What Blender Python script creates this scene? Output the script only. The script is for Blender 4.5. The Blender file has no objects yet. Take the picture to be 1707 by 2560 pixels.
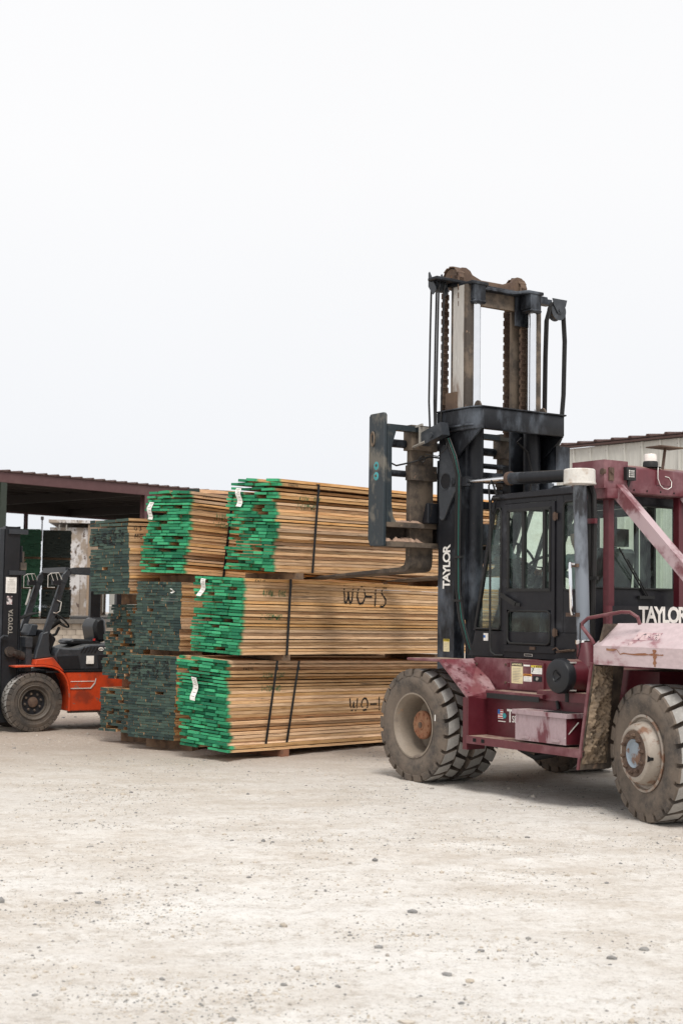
import bpy, bmesh, math, random
from math import sin, cos, pi, radians, atan2, sqrt
from mathutils import Vector, Matrix, noise, Euler
R = radians
sc = bpy.context.scene
C = sc.collection
random.seed(7)

# ------------------------------------------------------------------ camera
PITCH, ROLL, CAMH = R(3.97), R(0.8), 1.68
fw = Vector((0, cos(PITCH), sin(PITCH))); up0 = Vector((0, -sin(PITCH), cos(PITCH))); rt0 = Vector((1, 0, 0))
rt = cos(ROLL) * rt0 + sin(ROLL) * up0
upv = -sin(ROLL) * rt0 + cos(ROLL) * up0
cd = bpy.data.cameras.new('camera'); cam = bpy.data.objects.new('camera', cd); C.objects.link(cam)
cam.matrix_world = Matrix(((rt.x, upv.x, -fw.x, 0), (rt.y, upv.y, -fw.y, 0), (rt.z, upv.z, -fw.z, CAMH), (0, 0, 0, 1)))
cd.sensor_fit = 'HORIZONTAL'; cd.sensor_width = 24; cd.lens = 50; cd.clip_end = 2000; cd.clip_start = .1
cd.dof.use_dof = True; cd.dof.focus_distance = 15.0; cd.dof.aperture_fstop = 4.0
sc.camera = cam
sc.render.resolution_x = 682; sc.render.resolution_y = 1024

# ------------------------------------------------------------------ world and sun (bright overcast)
SUN_EL, SUN_AZ = R(57), R(170)
w = bpy.data.worlds.new('World'); sc.world = w; w.use_nodes = True
nt = w.node_tree; nt.nodes.clear()
out = nt.nodes.new('ShaderNodeOutputWorld'); bg = nt.nodes.new('ShaderNodeBackground')
sky = nt.nodes.new('ShaderNodeTexSky'); sky.sky_type = 'NISHITA'; sky.sun_disc = False
sky.sun_elevation = SUN_EL; sky.sun_rotation = SUN_AZ
sky.dust_density = 4
hs = nt.nodes.new('ShaderNodeHueSaturation'); hs.inputs['Saturation'].default_value = .25
nt.links.new(sky.outputs[0], hs.inputs['Color'])
# cloud deck: an even pale cover, a little dimmer and bluer towards the horizon
tc = nt.nodes.new('ShaderNodeTexCoord'); sep = nt.nodes.new('ShaderNodeSeparateXYZ')
nt.links.new(tc.outputs['Generated'], sep.inputs[0])
rp = nt.nodes.new('ShaderNodeValToRGB')
rp.color_ramp.elements[0].position = 0.0; rp.color_ramp.elements[0].color = (.865, .895, .945, 1)
rp.color_ramp.elements[1].position = .30; rp.color_ramp.elements[1].color = (1.0, 1.0, 1.01, 1)
e = rp.color_ramp.elements.new(.12); e.color = (.94, .955, .985, 1)
nt.links.new(sep.outputs['Z'], rp.inputs[0])
nz = nt.nodes.new('ShaderNodeTexNoise'); nz.inputs['Scale'].default_value = 2.2; nz.inputs['Detail'].default_value = 3
nt.links.new(tc.outputs['Generated'], nz.inputs['Vector'])
mr = nt.nodes.new('ShaderNodeMapRange'); mr.inputs[3].default_value = .975; mr.inputs[4].default_value = 1.02
nt.links.new(nz.outputs['Fac'], mr.inputs[0])
mu = nt.nodes.new('ShaderNodeVectorMath'); mu.operation = 'SCALE'
nt.links.new(rp.outputs[0], mu.inputs[0]); nt.links.new(mr.outputs[0], mu.inputs['Scale'])
b2 = nt.nodes.new('ShaderNodeBackground'); nt.links.new(mu.outputs[0], b2.inputs[0]); b2.inputs[1].default_value = .565
nt.links.new(hs.outputs[0], bg.inputs[0]); bg.inputs[1].default_value = .05
mx = nt.nodes.new('ShaderNodeMixShader'); mx.inputs[0].default_value = .94
nt.links.new(bg.outputs[0], mx.inputs[1]); nt.links.new(b2.outputs[0], mx.inputs[2]); nt.links.new(mx.outputs[0], out.inputs[0])
sd = bpy.data.lights.new('sun', 'SUN'); sd.energy = 1.5; sd.angle = R(22); sd.color = (1, .965, .91)
so = bpy.data.objects.new('sun', sd); C.objects.link(so)
sdir = Vector((sin(SUN_AZ) * cos(SUN_EL), cos(SUN_AZ) * cos(SUN_EL), sin(SUN_EL)))
so.rotation_euler = sdir.to_track_quat('Z', 'Y').to_euler()
sc.view_settings.view_transform = 'Standard'; sc.view_settings.look = 'None'
sc.view_settings.exposure = 0.85; sc.view_settings.gamma = 1
sc.render.engine = 'CYCLES'

# ------------------------------------------------------------------ material helpers
def newmat(name):
    m = bpy.data.materials.new(name); m.use_nodes = True
    nt = m.node_tree; b = nt.nodes['Principled BSDF']
    return m, nt, b
def N(nt, t, **k):
    n = nt.nodes.new(t)
    for a, v in k.items():
        if a in n.inputs.keys(): n.inputs[a].default_value = v
        else: setattr(n, a, v)
    return n
def c4(c): return (c[0], c[1], c[2], 1)
def coord(nt, scale=(1, 1, 1), rnd=False):
    tc = nt.nodes.new('ShaderNodeTexCoord'); mp = nt.nodes.new('ShaderNodeMapping')
    mp.inputs['Scale'].default_value = scale
    nt.links.new(tc.outputs['Object'], mp.inputs[0])
    if rnd:
        oi = nt.nodes.new('ShaderNodeObjectInfo'); m = N(nt, 'ShaderNodeMath', operation='MULTIPLY'); m.inputs[1].default_value = 97.0
        nt.links.new(oi.outputs['Random'], m.inputs[0])
        cb = nt.nodes.new('ShaderNodeCombineXYZ')
        for i in range(3): nt.links.new(m.outputs[0], cb.inputs[i])
        nt.links.new(cb.outputs[0], mp.inputs['Location'])
    return mp.outputs[0]
def noi(nt, vec, scale, detail=4, rough=.6):
    n = N(nt, 'ShaderNodeTexNoise'); n.inputs['Scale'].default_value = scale
    n.inputs['Detail'].default_value = detail; n.inputs['Roughness'].default_value = rough
    nt.links.new(vec, n.inputs['Vector']); return n.outputs['Fac']
def ramp(nt, fac, a, b):
    m = nt.nodes.new('ShaderNodeMapRange'); m.inputs[1].default_value = a; m.inputs[2].default_value = b
    m.interpolation_type = 'SMOOTHSTEP'
    nt.links.new(fac, m.inputs[0]); return m.outputs[0]
def mixc(nt, fac, a, b):
    m = N(nt, 'ShaderNodeMix', data_type='RGBA')
    for s, v in ((6, a), (7, b)):
        if isinstance(v, tuple): m.inputs[s].default_value = c4(v)
        else: nt.links.new(v, m.inputs[s])
    if isinstance(fac, float): m.inputs[0].default_value = fac
    else: nt.links.new(fac, m.inputs[0])
    return m.outputs[2]
def mul(nt, a, b, op='MULTIPLY'):
    m = N(nt, 'ShaderNodeMath', operation=op)
    for i, v in ((0, a), (1, b)):
        if isinstance(v, (int, float)): m.inputs[i].default_value = v
        else: nt.links.new(v, m.inputs[i])
    return m.outputs[0]
def bump(nt, b, h, strength=.3, dist=.01):
    n = N(nt, 'ShaderNodeBump'); n.inputs['Strength'].default_value = strength; n.inputs['Distance'].default_value = dist
    nt.links.new(h, n.inputs['Height']); nt.links.new(n.outputs[0], b.inputs['Normal'])
def setin(b, **k):
    for a, v in k.items(): b.inputs[a.replace('_', ' ')].default_value = v

def paint(name, base, worn=None, spot=None, rough=.5, metal=0., wa=(.45, .65), sa=(.62, .7), wscale=2.2, sscale=9., streak=1.0,
          dust=None, dustamt=.7, bumpd=.002, seed=0.):
    """layered paint: base colour, worn or faded areas, spots of rust or chips, and dust on upward faces"""
    m, nt, b = newmat(name)
    v = coord(nt, (1, 1, 1.0 / streak)); col = base
    mp = nt.nodes.new('ShaderNodeVectorMath'); mp.operation = 'ADD'; mp.inputs[1].default_value = (seed, seed * 1.7, seed * .6)
    nt.links.new(v, mp.inputs[0]); v = mp.outputs[0]
    n1 = noi(nt, v, wscale, 6, .62)
    rv = ramp(nt, noi(nt, v, wscale * 8, 5, .7), .3, .7)
    col = mixc(nt, mul(nt, rv, .35), base, tuple(min(1, x * 1.5 + .008) for x in base))
    if worn: col = mixc(nt, ramp(nt, n1, *wa), col, worn)
    if spot:
        n2 = noi(nt, v, sscale, 6, .7)
        col = mixc(nt, ramp(nt, n2, *sa), col, spot)
    if dust:
        g = nt.nodes.new('ShaderNodeNewGeometry'); s = nt.nodes.new('ShaderNodeSeparateXYZ'); nt.links.new(g.outputs['Normal'], s.inputs[0])
        f = mul(nt, ramp(nt, s.outputs['Z'], .82, .97), ramp(nt, noi(nt, v, 5, 5, .65), .3, .6))
        col = mixc(nt, mul(nt, f, dustamt), col, dust)
        rg = N(nt, 'ShaderNodeMapRange'); rg.inputs[3].default_value = rough; rg.inputs[4].default_value = .95
        nt.links.new(f, rg.inputs[0]); nt.links.new(rg.outputs[0], b.inputs['Roughness'])
    else:
        rg = N(nt, 'ShaderNodeMapRange'); rg.inputs[3].default_value = rough - .12; rg.inputs[4].default_value = min(1, rough + .2)
        nt.links.new(n1, rg.inputs[0]); nt.links.new(rg.outputs[0], b.inputs['Roughness'])
    nt.links.new(col, b.inputs['Base Color']); b.inputs['Metallic'].default_value = metal
    bump(nt, b, noi(nt, v, 14, 5, .6), .35, bumpd)
    if max(base) < .03: b.inputs['Specular IOR Level'].default_value = .28
    return m
def plain(name, c, rough=.6, metal=0., var=.15, bs=0.):
    m, nt, b = newmat(name); v = coord(nt)
    f = ramp(nt, noi(nt, v, 11, 5, .65), .25, .75)
    nt.links.new(mixc(nt, f, tuple(x * (1 - var) for x in c), tuple(min(1, x * (1 + var)) for x in c)), b.inputs['Base Color'])
    setin(b, Roughness=rough, Metallic=metal)
    if bs: bump(nt, b, noi(nt, v, 40, 4, .6), .5, bs)
    if max(c) < .03: b.inputs['Specular IOR Level'].default_value = .3
    return m

M_ = {}
TAN = (.38, .31, .23)
M_['maroon'] = paint('maroon_paint', (.098, .017, .024), (.235, .115, .125), (.30, .23, .19), .42, wa=(.48, .74), sa=(.66, .74), dust=TAN, seed=1)
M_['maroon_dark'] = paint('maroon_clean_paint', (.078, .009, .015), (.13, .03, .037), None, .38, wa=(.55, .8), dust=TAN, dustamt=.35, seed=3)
M_['pink'] = paint('faded_fender_paint', (.47, .375, .385), (.28, .135, .15), (.30, .12, .05), .5, wa=(.56, .66), sa=(.69, .73), wscale=1.9, sscale=3.2, streak=.5, dust=(.52, .43, .42), dustamt=.5, seed=5)
M_['pinkside'] = paint('chalky_box_paint', (.32, .235, .25), (.13, .03, .04), (.30, .22, .19), .6, wa=(.45, .60), sa=(.6, .7), wscale=7, sscale=12, streak=2.5, dust=(.36, .28, .25), seed=8)
M_['slope'] = paint('scuffed_fender_paint', (.15, .035, .045), (.33, .21, .22), (.10, .03, .035), .42, wa=(.42, .62), sa=(.56, .62), wscale=3.4, sscale=6, dust=TAN, seed=37)
M_['brace'] = paint('faded_brace_paint', (.155, .05, .058), (.44, .33, .345), (.22, .10, .06), .4, wa=(.38, .55), sa=(.70, .76), wscale=3.2, seed=9)
M_['black'] = paint('black_mast_paint', (.008, .009, .012), (.085, .098, .118), (.07, .05, .035), .46, wa=(.47, .66), sa=(.66, .74), wscale=2.4, streak=2.2, dust=(.12, .10, .08), dustamt=.5, seed=2)
M_['cabblack'] = paint('satin_cab_paint', (.010, .010, .013), (.055, .058, .066), None, .42, wa=(.56, .74), wscale=1.6, dust=(.12, .11, .10), dustamt=.6, seed=4)
M_['rusty'] = paint('rusted_steel', (.075, .045, .032), (.13, .085, .058), (.20, .09, .04), .8, wa=(.4, .6), wscale=4, bumpd=.004, seed=6)
M_['darkrust'] = paint('greasy_brown_steel', (.035, .026, .022), (.09, .07, .055), None, .5, wa=(.5, .7), wscale=6, seed=60)
M_['rustorange'] = paint('orange_rust', (.22, .09, .045), (.30, .16, .09), (.08, .04, .03), .85, wa=(.4, .65), wscale=12, bumpd=.004, seed=6)
M_['plate'] = paint('worn_carriage_paint', (.016, .024, .030), (.13, .12, .10), (.03, .13, .11), .5, wa=(.50, .62), sa=(.66, .72), wscale=3.4, sscale=3.0, streak=1.6, seed=11)
M_['muddy'] = paint('dusty_brown_steel', (.055, .044, .036), (.15, .115, .085), (.25, .17, .12), .85, wa=(.42, .62), wscale=4, dust=(.30, .20, .145), dustamt=.95, bumpd=.004, seed=12)
M_['polished'] = paint('rubbed_rail_steel', (.46, .44, .41), (.18, .12, .09), (.62, .61, .59), .5, .1, wa=(.5, .62), sa=(.55, .7), wscale=4, sscale=14, streak=5, seed=13)
M_['chrome'] = plain('chrome', (.82, .83, .85), .12, 1.0, .03)
M_['hose'] = plain('black_rubber_hose', (.018, .017, .017), .45)
M_['cable'] = plain('green_cable', (.0, .13, .10), .4)
M_['rubber'] = plain('black_rubber', (.02, .02, .02), .55)
M_['filter'] = plain('black_plastic', (.016, .017, .020), .38)
M_['stack'] = paint('exhaust_stack_paint', (.075, .085, .10), (.20, .225, .26), (.016, .016, .019), .42, wa=(.42, .60), sa=(.52, .60), wscale=2.6, sscale=2.3, streak=2.5, seed=21)
M_['white'] = paint('dirty_white_paint', (.56, .54, .50), (.34, .25, .18), None, .5, wa=(.52, .72), wscale=7, seed=15)
M_['offwhite'] = plain('white_decal', (.80, .78, .74), .5)
M_['cream'] = plain('cream_label', (.72, .62, .38), .55)
M_['yellow'] = plain('yellow_label', (.66, .50, .05), .5)
M_['orangel'] = plain('orange_label', (.75, .30, .03), .5)
M_['ink'] = plain('black_ink', (.012, .012, .014), .6)
M_['greyink'] = plain('grey_ink', (.30, .28, .25), .6)
M_['blue'] = plain('blue_ink', (.03, .14, .42), .5)
M_['red'] = plain('red_ink', (.45, .03, .03), .5)
M_['teal'] = plain('teal_ink', (.05, .30, .32), .5)
M_['wheelgrey'] = paint('tan_dusted_rim', (.22, .18, .14), (.13, .10, .08), (.30, .20, .13), .6, wa=(.5, .68), wscale=5, seed=16)
M_['wheeldark'] = paint('brown_dusted_rim', (.085, .070, .056), (.05, .042, .036), (.14, .10, .07), .6, wa=(.5, .68), wscale=7, seed=61)
M_['rimwhite'] = paint('chipped_white_rim', (.29, .25, .21), (.19, .10, .06), (.16, .07, .035), .5, wa=(.50, .62), sa=(.58, .66), wscale=6, sscale=10, seed=17)
M_['hubblue'] = paint('blue_grey_hub', (.22, .26, .30), (.17, .09, .055), None, .4, wa=(.5, .6), wscale=9, seed=18)
M_['orange'] = paint('orange_truck_paint', (.50, .052, .012), (.27, .040, .018), (.20, .12, .09), .42, wa=(.46, .62), sa=(.60, .68), wscale=3, dust=(.45, .30, .22), dustamt=.3, seed=19)
M_['grey'] = paint('charcoal_panel', (.026, .030, .036), (.07, .075, .085), None, .4, wa=(.5, .75), wscale=3, dust=(.20, .19, .17), dustamt=.5, seed=20)
M_['darkgrey'] = plain('dark_panel', (.017, .018, .021), .35)
M_['vinyl'] = plain('black_vinyl', (.016, .017, .019), .33)
M_['skin'] = plain('skin', (.36, .20, .14), .55)
M_['shirt'] = plain('pale_shirt', (.42, .52, .52), .8)
M_['cap'] = plain('dark_cap', (.03, .035, .035), .85)
M_['jeans'] = plain('denim', (.04, .06, .10), .85)
M_['amber'] = plain('frosted_lens', (.72, .66, .62), .25)
M_['shedmaroon'] = paint('shed_brown_paint', (.088, .040, .042), (.12, .065, .062), None, .55, wscale=.6, seed=22)
M_['sheddark'] = plain('shed_underside', (.045, .038, .036), .7)
M_['postgreen'] = plain('dark_green_post', (.025, .035, .026), .6)
M_['roofrust'] = plain('brown_roof_metal', (.075, .040, .034), .6, .2)
M_['wallmetal'] = paint('cream_sheet_metal', (.47, .465, .43), (.38, .36, .32), None, .45, wa=(.5, .8), wscale=.8, streak=6, seed=23)
M_['oldconcrete'] = paint('stained_concrete', (.33, .27, .22), (.66, .63, .62), (.13, .09, .07), .9, wa=(.44, .52), sa=(.55, .62), wscale=1.3, sscale=2.6, streak=1.6, seed=24)
M_['brownconcrete'] = paint('brown_concrete', (.33, .24, .17), (.20, .15, .11), (.42, .36, .3), .9, wa=(.45, .65), sa=(.6, .7), wscale=.8, streak=4, seed=25)
M_['block'] = paint('concrete_block', (.44, .38, .31), (.34, .29, .24), (.20, .17, .14), .95, wa=(.45, .65), sa=(.68, .75), wscale=1.5, bumpd=.006, seed=26)
M_['slab'] = plain('dock_slab', (.14, .125, .11), .9)
M_['mortar'] = plain('mortar', (.24, .20, .165), .95)
M_['void'] = plain('black_interior', (.008, .008, .008), .9)  # near-black colour stands in for the shade inside holes and the doorway

def tyre_mat(name, base, dustc, a, b, seed):
    m, nt, bs = newmat(name); v = coord(nt)
    mp = nt.nodes.new('ShaderNodeVectorMath'); mp.operation = 'ADD'; mp.inputs[1].default_value = (seed, seed, seed); nt.links.new(v, mp.inputs[0]); v = mp.outputs[0]
    f = ramp(nt, noi(nt, v, 3.5, 8, .68), a, b)
    col = mixc(nt, f, base, dustc)
    col = mixc(nt, mul(nt, ramp(nt, noi(nt, v, 45, 4, .7), .52, .7), .35), col, tuple(min(1, x * 1.5) for x in dustc))
    nt.links.new(col, bs.inputs['Base Color']); setin(bs, Roughness=.82)
    bump(nt, bs, noi(nt, v, 55, 5, .7), .5, .003); return m
M_['tyre'] = tyre_mat('tyre_sidewall', (.042, .037, .034), (.15, .118, .092), .30, .60, 2)
M_['lug'] = tyre_mat('dusty_tread_top', (.25, .24, .225), (.40, .385, .36), .3, .7, 5)  # pale tone is dust plus sky reflection put into the colour
M_['tyre2'] = tyre_mat('small_tyre_sidewall', (.045, .040, .036), (.12, .095, .075), .35, .68, 8)

def glass(name, tint, gl=.10):
    m, nt, b = newmat(name); nt.nodes.remove(b)
    o = nt.nodes['Material Output']; t = N(nt, 'ShaderNodeBsdfTransparent'); t.inputs[0].default_value = c4(tint)
    v = coord(nt); f = ramp(nt, noi(nt, v, 3, 5, .7), .35, .8)
    d = N(nt, 'ShaderNodeBsdfDiffuse'); d.inputs[0].default_value = (.40, .54, .48, 1)  # patchy diffuse film paints a pale green reflection haze on the panes
    m1 = N(nt, 'ShaderNodeMixShader'); nt.links.new(mul(nt, f, .20), m1.inputs[0]); nt.links.new(t.outputs[0], m1.inputs[1]); nt.links.new(d.outputs[0], m1.inputs[2])
    g = N(nt, 'ShaderNodeBsdfGlossy'); g.inputs['Roughness'].default_value = .03
    lw = N(nt, 'ShaderNodeFresnel'); lw.inputs[0].default_value = 1.5
    m2 = N(nt, 'ShaderNodeMixShader'); nt.links.new(mul(nt, lw.outputs[0], 1.0), m2.inputs[0])
    nt.links.new(m1.outputs[0], m2.inputs[1]); nt.links.new(g.outputs[0], m2.inputs[2]); nt.links.new(m2.outputs[0], o.inputs[0])
    return m
M_['glass'] = glass('green_tinted_glass', (.85, .96, .90))

def board_mat(name, endc, end2, reach, fuzz, sidetint=1.0, spots=.6):
    m, nt, b = newmat(name)
    tc = nt.nodes.new('ShaderNodeTexCoord'); oi = nt.nodes.new('ShaderNodeObjectInfo')
    off = N(nt, 'ShaderNodeMath', operation='MULTIPLY'); off.inputs[1].default_value = 83.; nt.links.new(oi.outputs['Random'], off.inputs[0])
    cb = nt.nodes.new('ShaderNodeCombineXYZ')
    for i in range(3): nt.links.new(off.outputs[0], cb.inputs[i])
    ad = N(nt, 'ShaderNodeVectorMath', operation='ADD'); nt.links.new(tc.outputs['Object'], ad.inputs[0]); nt.links.new(cb.outputs[0], ad.inputs[1])
    def mp(s):
        k = nt.nodes.new('ShaderNodeMapping'); k.inputs['Scale'].default_value = s; nt.links.new(ad.outputs[0], k.inputs[0]); return k.outputs[0]
    grain = noi(nt, mp((1.6, 5, 2.2)), 2.2, 7, .65)
    fine = noi(nt, mp((6, 60, 26)), 1.0, 4, .6)
    stain = noi(nt, mp((1.1, 1.5, .8)), 1.5, 5, .6)
    wood = mixc(nt, ramp(nt, grain, .36, .66), (.56 * sidetint, .31 * sidetint, .135 * sidetint), (.90 * sidetint, .59 * sidetint, .315 * sidetint))
    wood = mixc(nt, mul(nt, ramp(nt, fine, .45, .75), .35), wood, (.24, .12, .055))
    wood = mixc(nt, mul(nt, ramp(nt, stain, .60, .70), .8), wood, (.07, .042, .026))
    kn = N(nt, 'ShaderNodeTexVoronoi', feature='F1'); kn.inputs['Scale'].default_value = 1.0; nt.links.new(mp((1.7, 1.2, 1.0)), kn.inputs['Vector'])
    wood = mixc(nt, mul(nt, ramp(nt, kn.outputs['Distance'], .13, .05), .85), wood, (.13, .065, .03))
    hv = N(nt, 'ShaderNodeHueSaturation'); nt.links.new(wood, hv.inputs['Color'])
    r1 = N(nt, 'ShaderNodeMapRange'); r1.inputs[3].default_value = .66; r1.inputs[4].default_value = 1.14; nt.links.new(oi.outputs['Random'], r1.inputs[0]); nt.links.new(r1.outputs[0], hv.inputs['Value'])
    fr = N(nt, 'ShaderNodeMath', operation='FRACT'); m3 = mul(nt, oi.outputs['Random'], 17.3); nt.links.new(m3, fr.inputs[0])
    r2 = N(nt, 'ShaderNodeMapRange'); r2.inputs[3].default_value = .8; r2.inputs[4].default_value = 1.12; nt.links.new(fr.outputs[0], r2.inputs[0]); nt.links.new(r2.outputs[0], hv.inputs['Saturation'])
    # end paint: colour varies from board to board
    pc = mixc(nt, fr.outputs[0], endc, end2)
    pc = mixc(nt, mul(nt, ramp(nt, noi(nt, mp((20, 3, 2)), 3.0, 5, .7), .50, .72), .5), pc, tuple(x * .45 for x in endc))
    pc = mixc(nt, mul(nt, ramp(nt, noi(nt, mp((20, 2, 3)), 2.0, 5, .7), .62, .70), spots), pc, (.26, .15, .075))
    sx = nt.nodes.new('ShaderNodeSeparateXYZ'); nt.links.new(tc.outputs['Object'], sx.inputs[0])
    n5 = noi(nt, mp((4, 3, 3)), 3, 4, .6)
    lim = N(nt, 'ShaderNodeMapRange'); lim.inputs[3].default_value = reach * .4; lim.inputs[4].default_value = reach * 1.6; nt.links.new(n5, lim.inputs[0])
    d = mul(nt, lim.outputs[0], sx.outputs['X'], 'SUBTRACT')
    msk = ramp(nt, d, -fuzz, fuzz)
    nt.links.new(mixc(nt, msk, hv.outputs[0], pc), b.inputs['Base Color']); setin(b, Roughness=.82)
    bump(nt, b, fine, .5, .002)
    return m
M_['bright'] = board_mat('green_end_board', (.0, .13, .06), (.055, .44, .20), .05, .035)
M_['dull'] = board_mat('dark_green_end_board', (.012, .030, .030), (.060, .100, .078), .004, .003, .85, .22)
M_['weathered'] = board_mat('dim_board', (.006, .045, .02), (.012, .07, .03), .05, .01, .28)  # far green ended boards, side wood tinted much darker than the near packs
M_['weatheredark'] = board_mat('shadowed_board', (.006, .012, .009), (.01, .016, .012), .05, .01, .12)  # blackish far boards with the darkest side tint
M_['paintmark'] = plain('lumber_crayon', (.012, .012, .013), .8)
M_['greenmark'] = plain('stencil_green', (.03, .13, .05), .8)
M_['strap'] = plain('black_steel_strap', (.006, .007, .009), .35)
M_['bolster'] = paint('grey_brown_timber', (.22, .14, .085), (.10, .07, .05), (.35, .25, .17), .9, wa=(.45, .7), wscale=6, seed=30)
M_['bolsterred'] = paint('red_brown_timber', (.24, .105, .06), (.13, .07, .045), None, .9, wa=(.45, .7), wscale=6, seed=31)

# ------------------------------------------------------------------ mesh builder
class MB:
    def __init__(s): s.bm = bmesh.new(); s.smooth = False
    def _fin(s, verts, mi, bev):
        fs = {f for v in verts for f in v.link_faces}
        for f in fs: f.material_index = mi
        if bev:
            es = list({e for v in verts for e in v.link_edges if len(e.link_faces) == 2 and e.calc_face_angle(0) > .5})
            r = bmesh.ops.bevel(s.bm, geom=es, offset=bev, segments=1, affect='EDGES', clamp_overlap=True)
            for f in r['faces']: f.material_index = mi
    def box(s, x0, x1, y0, y1, z0, z1, mi=0, bev=.004, M=None):
        co = [(x, y, z) for z in (z0, z1) for y in (y0, y1) for x in (x0, x1)]
        vs = [s.bm.verts.new(M @ Vector(c) if M else c) for c in co]
        for f in ((0, 2, 3, 1), (4, 5, 7, 6), (0, 1, 5, 4), (2, 6, 7, 3), (0, 4, 6, 2), (1, 3, 7, 5)):
            s.bm.faces.new([vs[i] for i in f])
        s._fin(vs, mi, bev); return s
    def prism(s, pts, axis, a0, a1, mi=0, bev=.004, M=None):
        """polygon of 2-D points pushed along an axis: 'y' -> pts are (x,z); 'x' -> (y,z); 'z' -> (x,y)"""
        def P(p, a):
            c = {'y': (p[0], a, p[1]), 'x': (a, p[0], p[1]), 'z': (p[0], p[1], a)}[axis]
            return M @ Vector(c) if M else c
        A = [s.bm.verts.new(P(p, a0)) for p in pts]; B = [s.bm.verts.new(P(p, a1)) for p in pts]
        n = len(pts)
        s.bm.faces.new(A); s.bm.faces.new(B[::-1])
        for i in range(n): s.bm.faces.new((A[i], B[i], B[(i + 1) % n], A[(i + 1) % n]))
        bmesh.ops.recalc_face_normals(s.bm, faces=list({f for v in A + B for f in v.link_faces}))
        s._fin(A + B, mi, bev); return s
    def frames(s, pts, closed=False):
        pts = [Vector(p) for p in pts]; n = len(pts); fr = []; prev = None
        for i in range(n):
            a = pts[i - 1] if (i > 0 or closed) else pts[i]; b = pts[(i + 1) % n] if (i < n - 1 or closed) else pts[i]
            t = (b - a).normalized()
            if prev is None:
                u = t.orthogonal().normalized()
            else:
                u = (prev - t * prev.dot(t)).normalized()
            prev = u; fr.append((pts[i], u, t.cross(u)))
        return fr
    def tube(s, pts, r, seg=8, mi=0, closed=False, rect=None):
        fr = s.frames(pts, closed); rings = []
        for i, (p, u, v) in enumerate(fr):
            rr = r[i] if isinstance(r, (list, tuple)) else r
            rings.append([s.bm.verts.new(p + u * rr * cos(2 * pi * k / seg) + v * rr * sin(2 * pi * k / seg)) for k in range(seg)])
        m = len(rings)
        for i in range(m if closed else m - 1):
            a, b = rings[i], rings[(i + 1) % m]
            for k in range(seg):
                f = s.bm.faces.new((a[k], a[(k + 1) % seg], b[(k + 1) % seg], b[k])); f.material_index = mi; f.smooth = True
        if not closed:
            f = s.bm.faces.new(rings[0][::-1]); f.material_index = mi
            f = s.bm.faces.new(rings[-1]); f.material_index = mi
        return s
    def cyl(s, a, b, r, seg=20, mi=0, r2=None): return s.tube([a, b], [r, r if r2 is None else r2], seg, mi)
    def bar(s, a, b, wx, wz, mi=0, bev=.004, upv=(0, 0, 1)):
        a = Vector(a); b = Vector(b); t = (b - a); L = t.length; t.normalize()
        u = Vector(upv); y = u.cross(t).normalized(); z = t.cross(y)
        M = Matrix(((t.x, y.x, z.x, a.x), (t.y, y.y, z.y, a.y), (t.z, y.z, z.z, a.z), (0, 0, 0, 1)))
        return s.box(0, L, -wx / 2, wx / 2, -wz / 2, wz / 2, mi, bev, M)
    def lathe(s, prof, c=(0, 0, 0), axis='y', seg=32, mi=0, cap0=False, cap1=False):
        """profile of (radius, along)"""
        c = Vector(c); rings = []
        for r, a in prof:
            ring = []
            for k in range(seg):
                t = 2 * pi * k / seg; x, z = r * cos(t), r * sin(t)
                ring.append(s.bm.verts.new(c + Vector({'y': (x, a, z), 'z': (x, z, a), 'x': (a, x, z)}[axis])))
            rings.append(ring)
        for a, b in zip(rings, rings[1:]):
            for k in range(seg):
                f = s.bm.faces.new((a[k], a[(k + 1) % seg], b[(k + 1) % seg], b[k])); f.material_index = mi; f.smooth = True
        if cap0: s.bm.faces.new(rings[0][::-1]).material_index = mi
        if cap1: s.bm.faces.new(rings[-1]).material_index = mi
        return s
    def quad(s, pts, mi=0):
        f = s.bm.faces.new([s.bm.verts.new(p) for p in pts]); f.material_index = mi; return s
    def build(s, name, mats, parent=None, label=None, kind=None, sharp=.6, flip=True):
        if flip: bmesh.ops.recalc_face_normals(s.bm, faces=s.bm.faces[:])
        me = bpy.data.meshes.new(name); s.bm.to_mesh(me); s.bm.free()
        if not isinstance(mats, (list, tuple)): mats = [mats]
        for m in mats: me.materials.append(M_[m])
        for p in me.polygons: pass
        try: me.set_sharp_from_angle(angle=sharp)
        except Exception: pass
        o = bpy.data.objects.new(name, me); C.objects.link(o)
        if parent: o.parent = parent
        if label: o['label'] = label
        if kind: o['kind'] = kind
        return o
def empty(name, parent=None, loc=(0, 0, 0), rot=(0, 0, 0)):
    o = bpy.data.objects.new(name, None); C.objects.link(o); o.location = loc; o.rotation_euler = rot
    o.empty_display_size = .1
    if parent: o.parent = parent
    return o
def thing(name, label, cat, loc=(0, 0, 0), rz=0, group=None):
    o = empty(name, None, loc, (0, 0, rz)); o['label'] = label; o['category'] = cat
    if group: o['group'] = group
    return o
def tag(o, label=None, cat=None, group=None, kind=None):
    for a, v in (('label', label), ('category', cat), ('group', group), ('kind', kind)):
        if v: o[a] = v
    return o
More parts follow.
